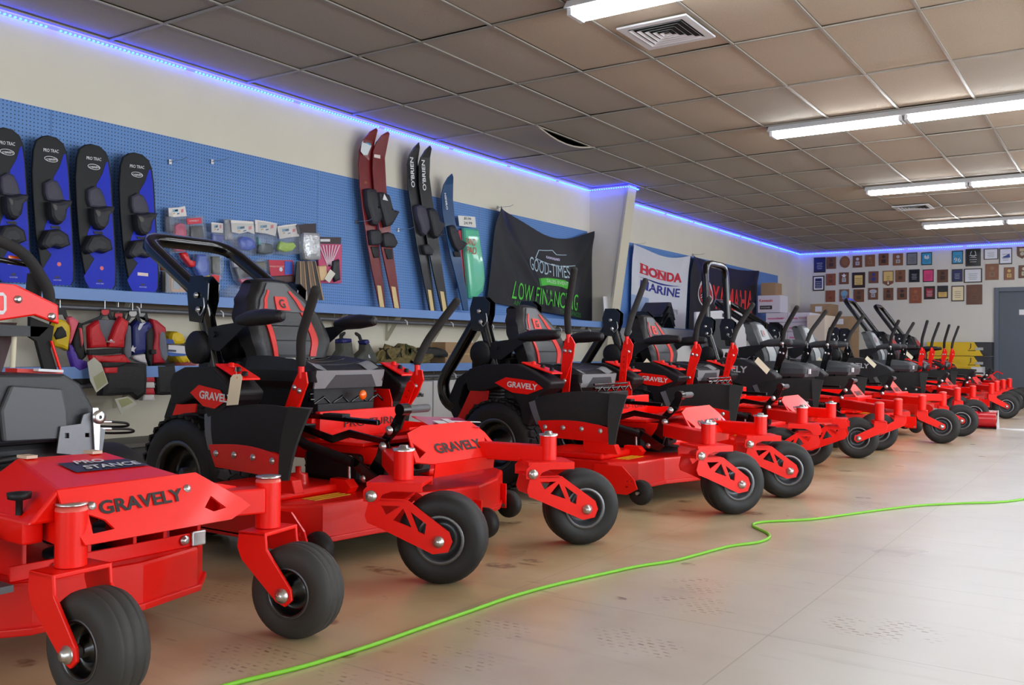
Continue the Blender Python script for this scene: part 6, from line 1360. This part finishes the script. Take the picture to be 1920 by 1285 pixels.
# ------------------------------------------------------------------ plaques on the far wall
WD = [mat('walnut_%d' % i, c, .45, noise=.25, nscale=14) for i, c in enumerate(((112, 70, 46), (128, 82, 54), (96, 58, 40), (136, 76, 50)))]
GOLD = C_(214, 176, 96, .35); NAVY = C_(30, 36, 90, .35); CYAN = C_(50, 150, 196, .4)
PLQ = [
 (203, 190, 297, 313, 'k', NAVY, 'dark framed plaque with a blue plate, leftmost of the top row'), (305, 186, 383, 283, 'w0', C_(70, 44, 30), 'small walnut plaque, second of the top row'),
 (415, 178, 497, 275, 'o', C_(140, 96, 62), 'round wooden plaque, third of the top row'), (522, 176, 597, 272, 'w0', C_(196, 196, 206), 'walnut plaque with a white plate and seal, fourth of the top row'),
 (622, 168, 702, 264, 'w1', C_(150, 110, 70), 'plain walnut plaque with a tan plate, fifth of the top row'), (733, 157, 813, 254, 'w0', C_(50, 32, 24), 'walnut plaque with a dark plate, highest in the top row'),
 (850, 157, 931, 255, 'w1', C_(180, 180, 184), 'walnut plaque with a silver medal, seventh of the top row'), (962, 150, 1048, 252, 'k', C_(120, 122, 130), 'black plaque with silver panels beside the cyan plaque'),
 (1082, 148, 1168, 252, 'k', CYAN, 'cyan plaque in a dark frame, with a white figure'), (1332, 135, 1422, 243, 'k', CYAN, 'cyan plaque printed with a year number'),
 (1443, 120, 1567, 262, 'k', C_(22, 24, 26, .2), 'large black plaque with a laurel wreath'), (1592, 118, 1710, 207, 'k2', C_(226, 228, 236), 'wide white certificate at the upper right'),
 (1718, 113, 1823, 246, 'k2', C_(222, 226, 236), 'tall white certificate with a blue triangle'), (1862, 100, 1950, 200, 's', C_(190, 178, 140), 'shield-shaped plaque at the right picture edge'),
 (195, 340, 287, 462, 'm', NAVY, 'black plate with a wide white mat, leftmost of the middle row'), (302, 322, 380, 418, 'w3', C_(120, 66, 46), 'reddish walnut plaque, second of the middle row'),
 (410, 312, 487, 408, 'w0', C_(206, 206, 206), 'walnut plaque with a white star'), (515, 312, 621, 438, 'K', C_(226, 196, 120), 'thick dark framed plaque with a gold plate'),
 (651, 303, 730, 400, 'w0', C_(50, 56, 140), 'walnut plaque with a small blue plate'), (767, 298, 853, 422, 'p', C_(222, 190, 120), 'gold plaque with a pointed bottom'),
 (870, 292, 950, 390, 'w1', C_(100, 66, 42), 'walnut plaque right of the pointed gold one'), (980, 287, 1067, 392, 'k', C_(20, 20, 22, .25), 'small black plaque with white printing'),
 (1094, 287, 1182, 390, 'k', C_(216, 60, 120), 'bright pink and white plaque in the middle row'), (1212, 289, 1299, 393, 'w2', C_(60, 34, 26), 'dark walnut plaque right of the pink one'),
 (1331, 285, 1418, 388, 'k', NAVY, 'navy plaque left of the white certificate'), (1428, 281, 1578, 396, 'k2', C_(224, 226, 232), 'wide white certificate in the middle row'),
 (1606, 242, 1713, 373, 'w1', C_(150, 112, 84), 'large plain brown plaque under the upper certificates'), (1757, 270, 1842, 373, 'w1', GOLD, 'small brown plaque with a gold plate at its foot'),
 (1876, 253, 1965, 358, 'w2', C_(200, 190, 160), 'dark plaque with white plates cut by the picture edge'),
 (299, 459, 376, 553, 'w3', C_(140, 70, 52), 'reddish plaque, leftmost of the bottom row'), (412, 450, 490, 549, 'w1', C_(120, 160, 190), 'walnut plaque with a pale blue round seal'),
 (527, 450, 612, 553, 'w0', C_(80, 52, 34), 'plain walnut plaque behind the tip of the roll bar'), (647, 438, 727, 534, 'w0', C_(186, 186, 196), 'walnut plaque with a silver oval'),
 (772, 438, 852, 539, 'w0', C_(66, 44, 34), 'walnut plaque with a small dark medal in the bottom row'), (885, 436, 964, 534, 'w0', C_(44, 34, 30), 'walnut plaque with a round dark badge'),
 (984, 434, 1083, 563, 'w3', C_(166, 92, 64), 'large reddish carved plaque in the bottom row'), (1103, 424, 1193, 531, 'K', C_(150, 24, 50), 'maroon plaque hung slightly crooked'),
 (1212, 420, 1299, 523, 'k', GOLD, 'black plaque with a gold lower half'), (1328, 420, 1431, 548, 'k2', C_(232, 216, 176), 'cream certificate in the bottom row'),
 (1450, 412, 1579, 574, 'w2', C_(110, 66, 44), 'largest walnut plaque, next to the door')]
for (x0, y0, x1, y1, kind, pm, lab) in PLQ:
    q = zz([(x0, y1), (x1, y1), (x1, y0), (x0, y0)], 1480, 440, .2292)
    P = fp(q, 20.1); cx = (P[0][0]+P[1][0])/2; cz = (P[0][1]+P[3][1])/2; w_ = abs(P[1][0]-P[0][0]); h_ = abs(P[3][1]-P[0][1])
    t = empty('award_plaque', (cx, 20.1, cz), lab, 'plaque', 'award plaques on the far wall')
    def slab(nm, ww, hh, d0, d1, m, dz=0, pts=None, bev=.0, dxx=0):
        o = pts or [(-ww/2, -hh/2), (ww/2, -hh/2), (ww/2, hh/2), (-ww/2, hh/2)]
        return MB().plate([(a+dxx, b+dz) for a, b in o], (0, -d0, 0), (1, 0, 0), (0, 0, 1), (d1-d0)).build(nm, m, t, bevel=bev, fixn=True)
    el = lambda a, b, n=24: [(math.cos(2*PI*i/n)*a, math.sin(2*PI*i/n)*b) for i in range(n)]
    if kind == 'o': slab('board', 0, 0, 0, .02, WD[1], pts=el(w_/2, h_/2), bev=.003); slab('plate', 0, 0, .02, .023, pm, pts=el(w_*.3, h_*.3))
    elif kind == 's': slab('board', 0, 0, 0, .02, WD[2], pts=[(-w_/2, h_/2), (-w_*.1, h_*.46), (w_/2, h_/2), (w_/2, -h_*.2), (0, -h_/2), (-w_*.45, -h_*.25)], bev=.003); slab('plate', w_*.5, h_*.25, .02, .023, pm, dz=h_*.22); slab('round_badge', 0, 0, .02, .024, C_(180, 176, 160), dz=-h_*.1, pts=el(w_*.2, h_*.16))
    elif kind == 'p': slab('board', 0, 0, 0, .018, WD[1], pts=[(-w_/2, h_/2), (w_/2, h_/2), (w_/2, -h_*.32), (0, -h_/2), (-w_/2, -h_*.32)]); slab('gold_plate', w_*.86, h_*.62, .018, .021, pm, dz=h_*.13); slab('white_tip', w_*.12, h_*.18, .018, .021, WHITE, dz=-h_*.3)
    else:
        fm = {'k': C_(30, 28, 30, .35), 'K': C_(48, 26, 22, .35), 'k2': C_(60, 46, 40, .4), 'm': C_(44, 32, 28, .4)}.get(kind) or WD[int(kind[1])]
        slab('board', w_, h_, 0, .02, fm, bev=.003)
        if kind == 'm': slab('white_mat', w_*.82, h_*.85, .02, .022, WHITE); slab('plate', w_*.6, h_*.66, .022, .024, pm)
        elif kind in ('k', 'k2', 'K'):
            s_ = .86 if kind != 'K' else .62; slab('plate', w_*s_, h_*s_, .02, .023, pm if lab.find('gold lower') < 0 else C_(30, 30, 36), bev=0)
        else: slab('plate', w_*.42, h_*.3, .02, .022, pm, dz=-h_*.15); slab('emblem', 0, 0, .02, .023, pm, dz=h_*.22, pts=el(w_*.17, w_*.17))
    # engraved lines and marks
    dark = sum(pm.node_tree.nodes['Principled BSDF'].inputs[0].default_value[:3]) < .45
    if kind not in ('o', 's'):
        pl = MB(); n = 4
        for i in range(n):
            wl = w_*(.5 if kind[0] in 'kKm' else .3)*(1-.15*(i % 2)); z_ = h_*(.1-.12*i) if kind[0] in 'kKmp' else h_*(-.08-.05*i); pl.bb((-wl/2, -.0255, z_), (wl/2, -.0245, z_+h_*.022))
        pl.build('engraving', WHITE if dark and kind[0] in 'kKm' else C_(60, 50, 44), t)['kind'] = 'stuff'
    if 'wreath' in lab: 
        for s in (-1, 1): MB().tube([(s*w_*.02, -.024, h_*.05), (s*w_*.15, -.024, h_*.1), (s*w_*.17, -.024, h_*.25), (s*w_*.1, -.024, h_*.36)], .006, 6, fil=.03).build('wreath', C_(200, 206, 190), t)
    if 'star' in lab: slab('star', 0, 0, .023, .025, WHITE, dz=h_*.2, pts=[(math.sin(PI*i/5)*(w_*.3 if i % 2 == 0 else w_*.12), math.cos(PI*i/5)*(w_*.3 if i % 2 == 0 else w_*.12)) for i in range(10)])
    if 'triangle' in lab: slab('blue_triangle', 0, 0, .023, .025, C_(40, 70, 150), dz=-h_*.1, pts=[(-w_*.3, 0), (w_*.35, 0), (w_*.3, h_*.25)])
    if 'year' in lab: text('96', (-w_*.3, -.025, -h_*.35), (1, 0, 0), (0, 0, 1), h_*.32, WHITE, t, width=w_*.6)
    if 'figure' in lab: slab('white_figure', 0, 0, .023, .025, WHITE, pts=[(-w_*.25, h_*.1), (-w_*.15, h_*.3), (0, h_*.12), (w_*.15, h_*.3), (w_*.25, h_*.05), (w_*.1, -h_*.05), (-w_*.15, -h_*.02)])
    if 'silver oval' in lab: slab('silver_oval', 0, 0, .023, .025, pm, dz=h_*.2, pts=el(w_*.38, h_*.18))
    if 'pale blue' in lab: slab('round_seal', 0, 0, .023, .025, pm, dz=h_*.15, pts=el(w_*.36, w_*.36))
    if 'gold lower' in lab: slab('gold_half', w_*.8, h_*.4, .023, .025, GOLD, dz=-h_*.2)

# ------------------------------------------------------------------ small things on and around the mowers
CORD = mat('lime_cord', (120, 196, 40), .5)
pts = [(300, 1330), (440, 1285), (560, 1258), (700, 1214), (800, 1178), (890, 1147), (950, 1125), (1030, 1102), (1110, 1084), (1200, 1064), (1260, 1056), (1330, 1037), (1370, 1026), (1425, 1020), (1444, 1011), (1441, 1003), (1425, 996), (1412, 990), (1411, 985), (1430, 981), (1520, 977), (1570, 970), (1640, 960), (1720, 950), (1800, 946), (1880, 944), (1920, 938), (2050, 925)]
t = empty('extension_cord', FL(1200, 1064), 'lime green extension cord snaking across the floor', 'cord')
put(MB().tube([FL(*p)+V3((0, 0, .0065)) for p in pts], .0062, 8, fil=.12, fn=5), 'cable', CORD, t)
def tagcard(px, y, cx, lab, h=.10, w_=.045, tilt=.5):
    p = WY(*px, y-.03); t = empty('price_tag', p, lab, 'tag', 'cream price tags')
    ex = V3((.8, .25, -.2*tilt)).normalized(); up = V3((-tilt*.6, 0, 1)).normalized()
    MB().plate([(-w_/2, -h*.5), (w_/2, -h*.5), (w_/2, h*.4), (w_*.3, h*.5), (-w_*.3, h*.5), (-w_/2, h*.4)], (0, 0, 0), ex, up, .0015).build('card', CREAM, t, fixn=True)
    MB().lathe([(.003, 0), (.006, 0), (.006, .001), (.003, .001)], up*h*.4, (0, -1, 0), 10).build('eyelet', ORG, t)
    MB().tube([up*h*.4, up*h*.5+V3((-.02, .01, .03)), up*h*.5+V3((-.05, .03, .01))], .001, 4).build('string', WHITE, t)
    return t
tagcard((440, 731), 2.54, 0, 'cream price tag hanging on the nearest riding mower', .13, .055, -.35)
for px, y, lab in (((1225, 696), 6.46, 'cream price tag on the mower before the white banner'), ((1432, 690), 8.1, 'cream price tag on the mower with the upright roll bar'), ((1545, 686), 10.05, 'cream price tag on the mower before the white cartons'), ((1634, 682), 12.2, 'cream price tag on the mower before the brown boxes'), ((1704, 668), 14.4, 'cream price tag on the second mower from the far end')):
    p = WY(*px, y); t = empty('price_tag', p, lab, 'tag', 'cream price tags')
    MB().plate([(-.08, -.028), (.08, -.028), (.08, .028), (-.08, .028)], (0, -.04, .02), (.72, -.1, -.68), (.3, .45, .6), .002).build('card', CREAM, t, fixn=True)
# leaflet lying on the nearest mower's hood
t = empty('leaflet', (-2.30+(-.33), 3.18+.18, .515), 'crimson and white leaflet lying on the hood of the nearest riding mower', 'leaflet')
M = Matrix.Rotation(rad(12), 3, 'Y') @ Matrix.Rotation(rad(-18), 3, 'Z')
MB().box((0, 0, .004), (.17, .27, .003), M).build('sheet', C_(196, 24, 60, .25, coat=.6), t)
MB().box((.02, -.06, .0075), (.05, .06, .002), M).build('white_print', WHITE, t); MB().box((.0, .02, .008), (.07, .04, .002), M).build('white_print', WHITE, t); MB().box((.075, .05, .0066), (.012, .17, .002), M).build('white_edge', WHITE, t)
t = empty('paper_sheet', WY(1547, 735, 10.0), 'white sheet of paper lying on the mower before the white cartons', 'paper'); MB().box((0, 0, 0), (.34, .16, .003), (Vector((0, 1, 0)), .25)).build('sheet', WHITE, t)
# clamp light with grey grip on the nearest mower (hour meter pod and wires)
# red lined package on the floor
t = empty('red_package', (-1.62, 11.95, 0), 'low open red-lined package with a white end flap on the floor', 'package')
b = MB(); R0 = .19
b.grid(lambda u, v: V3((-.38+.68*u, .16*math.cos(PI*(.5+1.0*v))*1.0+.02, .10+.10*math.sin(PI*(.5+1.0*v)))), 4, 14, thick=.006, nrm=(0, -1, 0)); b.build('red_shell', C_(196, 18, 36, .3, coat=.5), t)
MB().bb((-.38, .0, .198), (.31, .03, .208)).build('silver_edge', C_(220, 220, 226, .2), t)
for k in range(7):
    x = -.34+.09*k; MB().tube([(x, -.05, .02), (x+.03, -.07, .09), (x+.06, -.05, .04), (x+.09, -.06, .11)], .022, 8, fil=.03).build('red_ribbon', C_(226, 30, 20, .35), t)
MB().bb((-.38, -.10, 0), (.30, .0, .012)).build('dark_base', BLKT, t)
MB().plate([(-.13, 0), (.10, 0), (.04, .12), (.02, .21), (-.02, .21)], (.305, 0, 0), (0, 1, 0), (0, 0, 1), .006).build('white_flap', C_(206, 206, 212, .5), t, fixn=True)
MB().tube([(.31, -.1, .006), (.45, -.14, .006), (.6, -.08, .006), (.75, .0, .006)], .012, 6, fil=.08).build('white_strap', WHITE, t)
# small generator by the door
t = empty('small_engine', (-2.35, 18.9, 0), 'small black and yellow machine beside the cases near the door', 'machine')
MB().bb((-.2, -.15, .0), (.2, .15, .3)).build('frame', BLKG, t, bevel=.02); MB().bb((-.14, -.12, .3), (.1, .12, .42)).build('engine_top', C_(60, 60, 66), t, bevel=.02)
MB().lathe([(.001, 0), (.04, 0), (.04, .05), (.02, .06), (.001, .06)], (-.05, -.05, .42), (0, 0, 1), 12).build('yellow_cap', YEL, t); MB().tube([(.1, 0, .42), (.25, 0, .55), (.35, 0, .5)], .012, 8).build('red_handle', RED, t)
